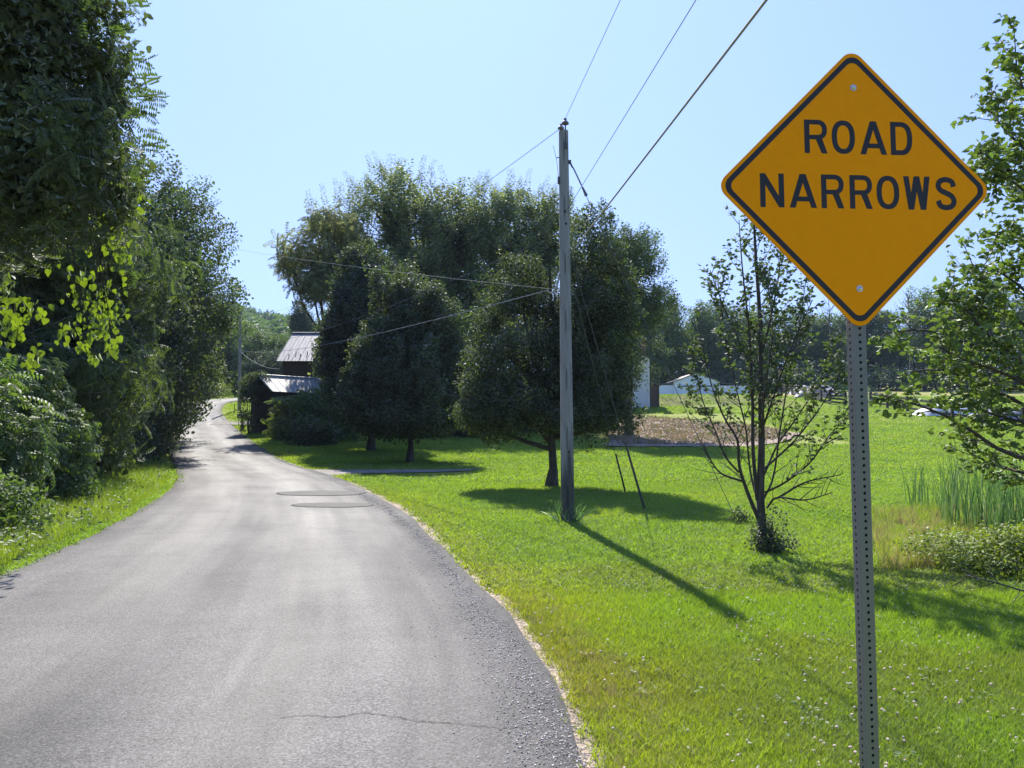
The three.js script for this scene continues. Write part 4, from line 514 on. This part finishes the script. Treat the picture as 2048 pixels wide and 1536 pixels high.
// ---------------------------------------------------------------- farm buildings
function slopedPanels(g, name, n, width, run, rise, x0, y0, z0, dir, mat, ribMat, rib = 0.05) { // standing-seam panels down one roof slope, each a part; dir = sign of z at the eave
  const w = width / n, len = Math.hypot(run, rise), ang = Math.atan2(rise, run);
  for (let i = 0; i < n; i++) { const m = mesh('roof_panel', [box(w - 0.004, 0.03, len, 0, 0, 0), box(rib, 0.045, len, -w / 2 + rib / 2 + 0.004, 0.008, 0)], mat, g); m.position.set(x0 + (i + 0.5) * w, y0 + rise / 2, z0 + dir * run / 2); m.rotation.x = dir * ang; }
  void ribMat;
}
const gable = (w, h, rise, depth) => { const s = new THREE.Shape(); s.moveTo(-w / 2, 0); s.lineTo(w / 2, 0); s.lineTo(w / 2, h); s.lineTo(0, h + rise); s.lineTo(-w / 2, h); s.closePath(); return new THREE.ExtrudeGeometry(s, { depth, bevelEnabled: false }); };
const metalRoof = std([0.13, 0.14, 0.17], 0.7, 0.1, { bumpMap: texture(256, (x, y) => fbm(x * 6, y * 6, 2, 6, 3), false), bumpScale: 0.03 }), paleRoof = std([0.33, 0.33, 0.32], 0.6, 0.1), darkWood = std([0.045, 0.032, 0.03], 0.9, 0, { map: texture(256, (x, y) => { const v = 0.8 + 0.5 * noise(x * 30, y * 2, 3, 0); return [v, v, v]; }) });
{ const x0 = -19.7, z0 = -66, y = H(-16, -66) - 0.3, W = 9.5, D = 9, h = 7.35 - y, rise = 2.75, g = thing('barn', 'dark walled barn with a grey ribbed metal roof behind the shed', 'barn', [x0, y, z0]);
  mesh('wall', gable(D, h, rise, W).rotateY(Math.PI / 2).translate(0, 0, -D / 2), darkWood, g);
  slopedPanels(g, 'roof', 16, W + 0.7, D / 2 + 0.35, rise + 0.2, -0.5, h - 0.12, -D / 2, 1, metalRoof); slopedPanels(g, 'roof', 16, W + 0.7, D / 2 + 0.35, rise + 0.2, -0.5, h - 0.12, -D / 2, -1, metalRoof);
  mesh('ridge_cap', new THREE.CylinderGeometry(0.13, 0.13, W + 0.7, 8).rotateZ(Math.PI / 2).translate(W / 2 - 0.15, h + rise + 0.09, -D / 2), metalRoof, g);
  for (let r = 0; r < 2; r++) for (let i = 0; i < 8; i++) { const t = 0.12 + 0.09 * r, m = mesh('snow_guard', box(0.07, 0.2, 0.06), iron, g); m.position.set(0.4 + i * 1.0 + r * 0.5, h + t * rise + 0.14, -t * D / 2 + 0.15); }
}
{ const c = at(524, 752, 52), yaw = 55 * R, y = H(-16, -51) - 0.2, W = 9, D = 2.3, rise = 0.95, h = c.y - y - rise, g = thing('shed', 'low dark shed with a bright seamed metal roof beside the road', 'shed', [c.x, y, c.z], null, yaw);
  g.rotation.y = yaw; mesh('wall', gable(D, h, rise - 0.03, W).rotateY(Math.PI / 2), darkWood, g);
  slopedPanels(g, 'roof', 15, W + 0.5, D / 2 + 0.3, rise + 0.17, -0.25, h - 0.15, 0, 1, paleRoof, null, 0.08); slopedPanels(g, 'roof', 15, W + 0.5, D / 2 + 0.3, rise + 0.17, -0.25, h - 0.15, 0, -1, paleRoof, null, 0.035);
  mesh('ridge_cap', new THREE.CylinderGeometry(0.09, 0.09, W + 0.5, 8).rotateZ(Math.PI / 2).translate(W / 2, h + rise + 0.05, 0), paleRoof, g);
  mesh('gable_trim', [tube([V(-0.28, h + rise + 0.02, 0), V(-0.28, h - 0.12, D / 2 + 0.28)], 0.07, 0.07, 4), tube([V(-0.28, h + rise + 0.02, 0), V(-0.28, h - 0.12, -D / 2 - 0.28)], 0.07, 0.07, 4)], paleRoof, g);
}
const white = std([0.72, 0.74, 0.78], 0.7), brickMat = std([0.22, 0.10, 0.075], 0.9);
{ const x1 = 13.75, z0 = -77, y = H(13, -77) - 0.2, W = 9, D = 7.5, h = 5.2, rise = 2.1, g = thing('house', 'white farmhouse corner with a chimney, mostly hidden behind the pear tree', 'house', [x1, y, z0]);
  mesh('wall', gable(W, h, rise, D).translate(-W / 2, 0, -D), white, g);
  for (let k = 0; k < 24; k++) mesh('clapboard', box(W + 0.02, 0.03, 0.03, -W / 2, 0.3 + k * 0.2, 0.012), white, g);
  mesh('corner_board', box(0.14, h, 0.14, -0.05, h / 2, -0.02), std([0.8, 0.8, 0.8], 0.6), g);
  const rl = Math.hypot(W / 2 + 0.3, rise + 0.14); for (const s of [-1, 1]) { const m = mesh('roof', box(rl, 0.12, D + 0.6), std([0.10, 0.10, 0.105], 0.85), g); m.position.set(-W / 2 + s * (W / 4 + 0.15), h + rise / 2, -D / 2); m.rotation.z = -s * Math.atan2(rise, W / 2); }
  const ch = mesh('chimney', box(0.75, 2.4, 0.7, -0.62, h + 0.75, -0.6), brickMat, g); mesh('chimney_cap', box(0.9, 0.14, 0.85, -0.62, h + 2.0, -0.6), std([0.5, 0.5, 0.5], 0.8), ch);
  for (const [x, yy] of [[-2.2, 1.3], [-2.2, 3.7], [-5, 3.7]]) { const w = mesh('window', box(1.05, 1.5, 0.08, x, yy + 0.75, 0.04), std([0.8, 0.8, 0.8], 0.5), g); for (const s of [0, 1]) mesh('pane', box(0.85, 0.62, 0.03, x, yy + 0.4 + s * 0.7, 0.085), std([0.03, 0.035, 0.045], 0.08), w); }
  const pw = std([0.13, 0.09, 0.07], 0.85); mesh('porch_wall', box(0.95, 2.5, 3.0, 0.5, 1.25, -1.7), pw, g); const pr = mesh('porch_roof', box(1.3, 0.1, 3.3), std([0.14, 0.12, 0.11], 0.8), g); pr.position.set(0.55, 2.65, -1.7); pr.rotation.z = -0.3; mesh('porch_post', box(0.12, 2.5, 0.12, 0.95, 1.25, -0.15), pw, g);
}
{ const a = at(1302, 790, 104), z0 = -104, W = 11.4, cx = at(1388, 790, 104).x + 0.4, y = 5.0, g = thing('shed', 'long white ribbed metal shed with sliding doors on the terrace', 'shed', [cx, y, z0]), D = 9, h = 2.65, rise = 1.25, gw = 6.2; void a; void W;
  const wm = std([0.74, 0.82, 0.95], 0.6); mesh('wall', [gable(gw, h, rise, D).translate(0, 0, -D)], wm, g);
  const ribs = []; for (let i = 0; i < 28; i++) { const x = -gw / 2 + 0.1 + i * 0.222, hh = h + rise * (1 - Math.abs(x) / (gw / 2)); ribs.push(box(0.035, hh - 0.05, 0.03, x, hh / 2, 0.012)); } mesh('wall_rib', ribs, wm, g).userData.kind = 'stuff';
  mesh('left_wing', [box(3.4, 2.3, D - 1, -gw / 2 - 1.7, 1.15, -D / 2)], wm, g).name = 'wing'; mesh('wing', box(4.0, 2.25, D - 1, gw / 2 + 2.0, 1.1, -D / 2), wm, g);
  const rib2 = []; for (let i = 0; i < 34; i++) { const x = i < 15 ? -gw / 2 - 0.2 - i * 0.222 : gw / 2 + 0.2 + (i - 15) * 0.21; rib2.push(box(0.035, 2.2, 0.03, x, 1.12, -0.495)); } mesh('wing_rib', rib2, wm, g).userData.kind = 'stuff';
  const rl = Math.hypot(gw / 2 + 0.25, rise + 0.1), rm = std([0.17, 0.15, 0.15], 0.7); for (const s of [-1, 1]) { const m = mesh('roof', box(rl, 0.1, D + 0.4), rm, g); m.position.set(s * (gw / 4 + 0.1), h + rise / 2 + 0.03, -D / 2); m.rotation.z = -s * Math.atan2(rise, gw / 2); }
  for (const s of [-1, 1]) { const m = mesh('wing_roof', box(4.3, 0.08, D - 0.6), rm, g); m.position.set(s * (gw / 2 + 2.0), 2.42, -D / 2); m.rotation.z = -s * 0.06; }
  mesh('door_track', box(5.0, 0.14, 0.1, 0.3, 2.12, 0.08), iron, g); for (const s of [0, 1]) { const d = mesh('sliding_door', box(2.35, 2.0, 0.06, -0.95 + s * 2.45, 1.03, 0.06), wm, g); mesh('door_edge', box(0.1, 2.0, 0.08, -0.95 + s * 2.45 + (s ? 1.1 : 1.2), 1.03, 0.066), iron, d); }
  mesh('vent', box(0.35, 0.2, 0.06, 0, h + 0.75, 0.02), iron, g);
}
// ---------------------------------------------------------------- mailbox, stake, tub, field piles, fence, gate
{ const p = groundAt(484, 862), g = thing('mailbox', 'dark mailbox on a post at the mouth of the farm lane', 'mailbox', p.toArray());
  const s = new THREE.Shape(); s.moveTo(-0.15, 0); s.lineTo(0.15, 0); s.lineTo(0.15, 0.16); s.absarc(0, 0.16, 0.15, 0, Math.PI, false); s.closePath();
  mesh('box', new THREE.ExtrudeGeometry(s, { depth: 0.6, bevelEnabled: true, bevelSize: 0.01, bevelThickness: 0.01, bevelSegments: 1 }).rotateY(Math.PI / 2).translate(-0.3, 0.92, 0), std([0.07, 0.065, 0.065], 0.45, 0.3), g); mesh('post', [box(0.1, 0.95, 0.1, 0, 0.46, 0), box(0.14, 0.05, 0.5, 0, 0.9, 0), box(0.2, 0.4, 0.2, 0, 0.2, 0)], darkWood, g); mesh('flag', box(0.02, 0.16, 0.05, 0.1, 1.2, 0.17), std([0.4, 0.03, 0.03], 0.6), g); }
{ const p = groundAt(469, 829), g = thing('marker_stake', 'thin dark marker stake on the grass below the far pole', 'stake', p.toArray()); mesh('rod', tube([V(0, -0.1, 0), V(0, 0.8, 0)], 0.03, 0.03, 6), iron, g); mesh('cap', box(0.07, 0.16, 0.03, 0, 0.82, 0.03), iron, g); }
{ const p = groundAt(1411, 829), g = thing('tub', 'low dark tub standing on the lawn before the earth bank', 'tub', p.toArray()); mesh('body', new THREE.LatheGeometry([[0, 0], [0.62, 0], [0.78, 0.6], [0.82, 0.62], [0.74, 0.6], [0.6, 0.08], [0, 0.06]].map(([a, b]) => new THREE.Vector2(a, b)), 20), std([0.035, 0.035, 0.038], 0.6), g); mesh('rim', new THREE.TorusGeometry(0.79, 0.04, 6, 20).rotateX(Math.PI / 2).translate(0, 0.61, 0), iron, g); }
function crumple(w, h, l, seed, mat, name, label, cat, at_, turn, group) { const pos = [], uv = [], idx = [], n = 26, m = 12; for (let i = 0; i <= n; i++) for (let j = 0; j <= m; j++) { const a = i / n, b = j / m, e = Math.pow(Math.sin(Math.PI * a), 0.5) * Math.pow(Math.sin(Math.PI * b), 0.6); pos.push((a - 0.5) * w, h * e * (0.55 + 0.9 * fbm(a * 9, b * 5, seed, 0, 3)) - 0.05, (b - 0.5) * l); uv.push(a * w, b * l); if (i && j) { const q = (i - 1) * (m + 1) + j - 1, r = q + m + 1; idx.push(q, q + 1, r, r, q + 1, r + 1); } } const o = mesh(name, geoFrom(pos, idx, uv), mat); o.position.set(...at_); o.rotation.y = turn; return tag(o, label, cat, group); }
const tarp = std([0.62, 0.63, 0.66], 0.6), greyTarp = std([0.22, 0.22, 0.26], 0.7);
for (const [u, v, w, h, l, mt, lab, t] of [[1570, 781, 3.2, 0.9, 2.4, tarp, 'small white sheeting heap at the far end of the fence', 0.2], [1590, 784, 3, 0.7, 2, tarp, 'second small white sheeting heap behind the fence end', 0.1], [1607, 789, 5, 1.3, 3, greyTarp, 'grey covered pile behind the fence, left one', 0], [1640, 795, 6.5, 1.4, 3, greyTarp, 'grey covered pile behind the fence, nearer the sign post', -0.2], [1925, 831, 8.5, 1.1, 3.4, tarp, 'long crumpled pale sheet behind the fence at right', -0.1], [2010, 838, 6, 0.9, 3, greyTarp, 'grey crumpled sheet behind the fence, farthest right', -0.1]]) { const p = groundAt(u, v); crumple(w, h, l, u, mt, 'covered_pile', lab, 'pile', p.toArray(), t, 'piles behind the fence'); }
structure('farm_track', patchStrip([at(1545, 775, 158), at(1620, 774, 150), at(1690, 777, 140), at(1720, 779, 136)].map((p) => p.setY(0)), () => 3.4, 0.35), std([0.62, 0.56, 0.48], 0.95), 'pale bare track below the far wood');
structure('grass_bank', (() => { const g = new THREE.SphereGeometry(1, 24, 10, 0, 6.284, 0, 1.57).scale(7, 1.9, 3); g.translate(...(() => { const p = groundAt(1676, 782); return [p.x, p.y - 0.2, p.z]; })()); return g; })(), std([0.09, 0.14, 0.03], 1), 'low green mound beyond the fence');
{ const rail = std([0.035, 0.03, 0.028], 0.85), pts = [[1562, 785], [1572, 787], [1585, 790], [1597, 793], [1611, 797], [1626, 801], [1643, 805], [1660, 809], [1691, 812]].map(([u, v]) => groundAt(u, v)), pts2 = [[1742, 813], [1775, 818], [1815, 825], [1862, 833], [1905, 839], [1950, 845], [1996, 850], [2047, 855], [2110, 862]].map(([u, v]) => groundAt(u, v));
  [[pts, 'dark board fence running left of the sign post across the pasture'], [pts2, 'dark board fence running right from the sign post behind the leaves']].forEach(([q, lab], f) => { const g = thing('board_fence', lab, 'fence', q[0].toArray(), 'board fences'); q.forEach((p, i) => { const l = p.clone().sub(q[0]); mesh('post', box(0.2, 1.6, 0.2, l.x, l.y + 0.7, l.z), rail, g);
    if (i) { const a = q[i - 1].clone().sub(q[0]), d = l.clone().sub(a), len = d.length(); for (let k = 0; k < (f ? 3 : 4); k++) { const m = mesh('rail', box(0.06, 0.2, len, 0, 0, 0), rail, g); m.position.copy(a).lerp(l, 0.5).add(V(0, f ? 0.42 + k * 0.42 : 0.3 + k * 0.36, 0.11)); m.lookAt(m.position.clone().add(d)); m.rotation.setFromQuaternion(new THREE.Quaternion().setFromUnitVectors(V(0, 0, 1), d.clone().normalize())); } } }); });
  const a = groundAt(1694, 812), b = groundAt(1739, 813), g = thing('field_gate', 'pale tubular gate in the board fence, half behind the sign post', 'gate', a.toArray()), d = b.clone().sub(a), gm = std([0.45, 0.47, 0.45], 0.5, 0.5);
  mesh('frame', [[V(0, 0.25, 0), V(0, 1.35, 0)], [d.clone().add(V(0, 0.25, 0)), d.clone().add(V(0, 1.35, 0))], [V(0, 1.35, 0), d.clone().add(V(0, 1.35, 0))], [V(0, 0.25, 0), d.clone().add(V(0, 0.25, 0))], [d.clone().multiplyScalar(0.5).add(V(0, 0.25, 0)), d.clone().multiplyScalar(0.5).add(V(0, 1.35, 0))]].map((q) => tube(q, 0.045, 0.045, 6)), gm, g); for (let k = 1; k < 5; k++) mesh('bar', tube([V(0, 0.25 + k * 0.22, 0), d.clone().add(V(0, 0.25 + k * 0.22, 0))], 0.03, 0.03, 6), gm, g);
}
// ---------------------------------------------------------------- reeds and weeds in the wet corner at the right
function blade(h, w, lean, r, seg = 5) { const pos = [], idx = [], a = r() * 6.28, c = Math.cos(a), s = Math.sin(a), t2 = r() * 6.28; for (let i = 0; i <= seg; i++) { const t = i / seg, o = lean * t * t, ww = w * (1 - Math.pow(t, 3)) + 0.001, tw = t2 + t; for (const e of [-1, 1]) pos.push(c * o + Math.cos(tw) * e * ww / 2, h * t * (1 - 0.1 * lean * t), s * o + Math.sin(tw) * e * ww / 2); if (i) { const q = (i - 1) * 2; idx.push(q, q + 1, q + 2, q + 2, q + 1, q + 3); } } return geoFrom(pos, idx); }
{ const r = mulberry(700), bl = []; for (let i = 0; i < 10; i++) bl.push(blade(1.0, 0.016, 0.08 + 0.28 * r(), r));
  [[1838, 1012, 30, 0.22, 0.95, 'small cattail clump nearest the sign post'], [1888, 1024, 34, 0.3, 1.0, 'sparse cattail clump left of the dense reed stand'], [1975, 1060, 170, 0.6, 1.45, 'dense tall cattail stand beside the yellow brambles'], [2040, 1085, 120, 0.45, 1.25, 'cattail stand at the right edge under the leafy branches']].forEach(([u, v, n, w, h, lab]) => { const p = groundAt(u, v), g = thing('cattail_clump', lab, 'cattails', p.toArray(), 'cattails in the wet corner'); for (let i = 0; i < n; i++) { const m = mesh('blade', bl[Math.floor(r() * 10)], M.reed, g), a = r() * 6.28, q = Math.sqrt(r()) * w; m.position.set(Math.cos(a) * q * 1.2, -0.03, Math.sin(a) * q); m.position.y = H(p.x + m.position.x, p.z + m.position.z) - p.y - 0.03; m.rotation.y = r() * 6.28; m.scale.set(1, h * (0.65 + 0.5 * r()), 1); } });
  const b = groundAt(1965, 1150); shrub({ name: 'bramble_bush', label: 'low yellow green bramble at the lower right below the cattails', x: b.x, d: -b.z, seed: 701, n: 800, geo: G.leafy, mat: M.vine, gap: 0.3, freq: 3, size: 0.55, lobes: [[0, 0.14, 0, 0.55, 0.22, 0.4], [0.5, 0.22, 0.05, 0.5, 0.25, 0.4], [-0.1, 0.1, 0.3, 0.5, 0.14, 0.3]] });
  const c = groundAt(1885, 1130); shrub({ name: 'weed_clump', label: 'broad leaved weeds between the lawn and the yellow bramble', cat: 'weeds', x: c.x, d: -c.z, seed: 702, n: 90, geo: G.leafy, mat: M.bright, gap: 0.3, freq: 3, size: 0.6, stemR: 0.008, lobes: [[0, 0.12, 0, 0.4, 0.2, 0.35], [-0.3, 0.1, 0.2, 0.25, 0.12, 0.2]] });
  const e = groundAt(1133, 1048); { const g = thing('iris_clump', 'dark clump of arching blade leaves round the near pole foot', 'plant', e.toArray()); for (let i = 0; i < 70; i++) { const m = mesh('blade', bl[i % 10], M.reed, g), a = r() * 6.28; m.position.set(Math.cos(a) * 0.14, -0.02, Math.sin(a) * 0.14); m.rotation.set(0, r() * 6, 0); const q = new THREE.Quaternion().setFromUnitVectors(Y, V(Math.cos(a) * (0.3 + 0.6 * r()), 1, Math.sin(a) * (0.3 + 0.6 * r())).normalize()); m.quaternion.premultiply(q); m.scale.set(1.2, 0.2 + 0.25 * r(), 1.2); } }
  const f = groundAt(1462, 1050); shrub({ name: 'weed_clump', label: 'small weed tuft at the guy wire anchor beside the young tree', cat: 'weeds', x: f.x, d: -f.z, seed: 703, n: 70, geo: G.leafy, mat: M.broadleaf, size: 0.7, stemR: 0.006, lobes: [[0.1, 0.08, 0, 0.25, 0.1, 0.15]] });
}
// ---------------------------------------------------------------- grass, clover, stones
function tuft(seed, n, h, w, spread, lean) { const r = mulberry(seed), g = []; for (let i = 0; i < n; i++) { const a = r() * 6.28, q = Math.sqrt(r()) * spread; g.push(blade(h * (0.55 + 0.6 * r()), w * (0.7 + 0.6 * r()), lean * h * (0.2 + 1.2 * r()) / Math.max(h, 0.01) * 1, r, 2).scale(1, 1, 1).translate(Math.cos(a) * q, 0, Math.sin(a) * q)); } return mergeGeometries(g); }
{
  const r = mulberry(800), T = { lawn: tuft(801, 22, 0.055, 0.0042, 0.075, 0.035), mid: tuft(802, 22, 0.06, 0.009, 0.13, 0.04), tall: tuft(803, 16, 0.26, 0.008, 0.11, 0.13), far: tuft(804, 22, 0.075, 0.022, 0.3, 0.06) };
  const lawn = [], mid = [], far = [], tall = [], dry = [], clover = [], weeds = [], broad = [], bits = [];
  const garden = (x, d) => d > 44 && d < 70 && x > 5 && x < 20, drive = (x, d) => x > -7.5 && x < -1.2 && Math.abs(d - (26.8 + Math.max(0, x + 2) * 0.35)) < 1.5;
  let tries = 0; const want = 190000;
  while (tries++ < want) {
    // depth drawn so that tufts thin out with distance
    const d = 2.6 * Math.pow(125 / 2.6, r()), x = (r() * 2 - 1) * (0.70 * d + 1.2), z = -d; if (x < -0.72 * d - 1.2) continue;
    const [s] = roadSide(x, z), hw = halfW(d); if (Math.abs(s) < hw + 0.04) continue;
    if (garden(x, d) || drive(x, d)) continue;
    const e = Math.abs(s) - hw; if (s > 0 && d < 27 && e < shoulderW(d) * (0.6 + 0.5 * r()) && r() < 0.93) continue;
    if (s < 0 && e > 1.6 + 4.0 * noise(d * 0.2, 3) && d > 16) continue;
    const m = fbm(x * 0.5, d * 0.5, 3, 0, 3), q = fbm(x * 1.7, d * 1.7, 5, 0, 2), p = V(x, H(x, z) - 0.004, z), n = V((r() - 0.5) * 0.3, 1, (r() - 0.5) * 0.3).normalize();
    let t = [0.75 + 0.55 * m, 0.8 + 0.32 * m, 0.8]; const yel = s > 0 ? sstep(1.5, 0.2, e) * (d < 9 ? 1 : 0.4) : 0, olive = sstep(0.45, 0.65, fbm(x * 0.6 + 7, d * 0.6, 7, 0, 3)) * (d < 9 ? 1 : 0.3);
    t = [t[0] * (1 + 0.35 * yel), t[1] * (1 + 0.05 * yel), t[2]]; t = [t[0] * (1 - 0.08 * olive), t[1] * (1 - 0.18 * olive), t[2] * (1 + 0.4 * olive)]; const k = 0.85 + 0.3 * r(); t = t.map((v) => v * k);
    const wet = x > 4.55 + (d - 9.6) * 0.42 && d > 8.6 && d < 15 && q > 0.3;
    if (s < 0 && d < 40 && e > 0.25) { if (r() < 0.5 + 0.5 * q) tall.push([p, n, (0.45 + 0.8 * r()) * clamp(0.5 + e * 0.35, 0.5, 1.15) * (1 + d * 0.01), t, r() * 6]); if (r() < 0.10) weeds.push([p, n, 0.6 + 0.6 * r(), t, r() * 6]); continue; }
    if (wet) { const dq = r() < 0.4, kk = 0.6 + 0.6 * r(); (dq ? dry : tall).push([p, n, 0.38 + 0.5 * r(), dq ? [kk, kk * 0.97, kk * 0.8] : t, r() * 6]); continue; }
    if (s > 0 && e < 0.55 && r() < 0.2) { const kk = 0.6 + 0.6 * r(); dry.push([p, n, 0.2 + 0.12 * r(), [kk, kk * 0.97, kk * 0.85], r() * 6]); continue; }
    if (d < 7.5) { lawn.push([p, n, 0.75 + 0.6 * r(), t, r() * 6, 0.8 + 0.5 * q]); } else if (d < 22) mid.push([p, n, 0.8 + 0.6 * r() + d * 0.012, t, r() * 6, 0.75]); else { if (d > 60 && r() < (d - 60) / 70) continue; far.push([p, n, 0.8 + 0.5 * r() + (d - 22) * 0.018, t, r() * 6, 0.7]); };
    if (s > 0 && d < 12 && e > 0.3 && r() < 0.014) broad.push([p, n, 0.25 + 0.3 * r(), [0.8 + 0.4 * r(), 1, 0.9], r() * 6, 0.6]);
    if (s > 0 && d < 9 && r() < 0.02) bits.push([p.clone().add(V(0, 0.03, 0)), V(r() - 0.5, 0.12, r() - 0.5).normalize(), 0.35 + 0.5 * r(), [1, 0.9 + 0.1 * r(), 0.8], r() * 6]);
    if (s > 0 && d < 17 && r() < 0.03 * sstep(0.45, 0.6, fbm(x * 0.8, d * 0.4, 15, 0, 2)) * (d < 8 ? 1 : 0.7)) clover.push([p.clone().add(V(0, 0.055, 0)), n, 1, [0.8 + 0.2 * r(), 0.78, 0.72], 0]);
  }
  const gd = instances('lawn_grass', T.lawn, M.grass, lawn.concat([])); tag(gd, 'short bright green lawn grass on the right of the road');
  tag(instances('lawn_grass', T.mid, M.grass, mid), 'lawn grass farther back under the pole and trees'); tag(instances('lawn_grass', T.far, M.grass, far), 'grass of the pasture beyond the trees');
  tag(instances('verge_grass', T.tall, M.tall, tall), 'tall yellow green grass on the left verge'); tag(instances('dry_grass', T.tall, M.straw, dry), 'dry straw coloured grass by the cattails and the road edge');
  tag(instances('verge_weeds', G.leafy, M.bush, weeds), 'broad leaved weeds in the left verge grass');
  tag(instances('lawn_weeds', G.leafy, M.bush, broad), 'small broad leaved weeds and clover leaves in the near lawn');
  { const b = Leaves(); leaf(b, V(0, -0.06, 0), Y, V(0, 0, 1), 0.13, 0.006, 'ovate', 0.1, 0.5); tag(instances('grass_clippings', b.build(), M.straw, bits), 'dry pale clippings lying in the near lawn'); }
  tag(instances('clover_flowers', new THREE.IcosahedronGeometry(0.01, 0).scale(1, 0.75, 1), std([0.68, 0.62, 0.58], 0.95), clover), 'small white clover blossoms in the lawn');
  { const q = mulberry(900), cl = [], sw = []; // clods and straw on the tilled plot
    for (let i = 0; i < 9000; i++) { const t = q(), d = lerp(43, 68, t), x = lerp(6, 19, q()), [u, e] = [(d - 43) / 25, 0]; if (x > 9 + 10 * Math.pow(Math.sin(Math.PI * clamp(u * 0.9 + 0.08)), 0.8)) continue; const p = V(x, H(x, -d) + 0.11, -d), v = 0.10 + 0.16 * q(); void e; if (q() < 0.6) cl.push([p, rdir(q), 0.03 + 0.09 * q() * q(), [v * 1.3, v * 0.98, v * 0.76], 0]); else sw.push([p, V(q() - 0.5, 0.8, q() - 0.5).normalize(), 0.5 + 0.5 * q(), q() < 0.75 ? [0.7, 0.65, 0.55] : [0.3, 0.5, 0.2], q() * 6]); }
    tag(instances('soil_clods', new THREE.IcosahedronGeometry(1, 0).scale(1, 0.7, 1), std([1, 1, 1], 0.95), cl), 'brown clods on the tilled garden plot'); tag(instances('garden_straw', T.tall, M.straw, sw), 'straw and weeds scattered on the tilled garden plot'); }
  // loose stones along the edge
  const st = [], stone = new THREE.IcosahedronGeometry(1, 0); { const p = stone.attributes.position; for (let i = 0; i < p.count; i++) { const k = 0.75 + 0.5 * hash(Math.round(p.getX(i) * 50), Math.round(p.getY(i) * 50), Math.round(p.getZ(i) * 50)); p.setXYZ(i, p.getX(i) * k, p.getY(i) * k * 0.65, p.getZ(i) * k); } stone.computeVertexNormals(); }
  for (let i = 0; i < 15000; i++) { const d = 2.5 * Math.pow(24 / 2.5, r()), k = kAt(d), p = ROAD[k], t = roadT[k], near = 1 - sstep(5.5, 9, d), o = halfW(d) + 0.14 * (r() - 0.4) - (0.04 + 0.32 * near) * Math.pow(r(), 2) + (r() < 0.3 ? shoulderW(d) * r() : 0) - (r() < 0.04 ? 0.5 * r() : 0), x = p.x - t.z * o + (r() - 0.5) * 0.5 * t.x, z = -d - t.x * 0 , q = 0.002 + 0.005 * Math.pow(r(), 2), v = r() < 0.25 ? 0.08 + 0.1 * r() : 0.3 + 0.35 * r(); const on = Math.abs(o) < halfW(d); st.push([V(x, H(x, z) + (on ? lift(d) + 0.002 : 0.014), z), rdir(r).multiplyScalar(0.6).add(Y).normalize(), q * (d > 8 ? 1.3 : 1), [v * 1.12, v, v * 0.88], 0]); }
  tag(instances('loose_gravel', stone, std([1, 1, 1], 0.85), st), 'loose stones along the right edge of the asphalt');
}
renderer.render(scene, camera);
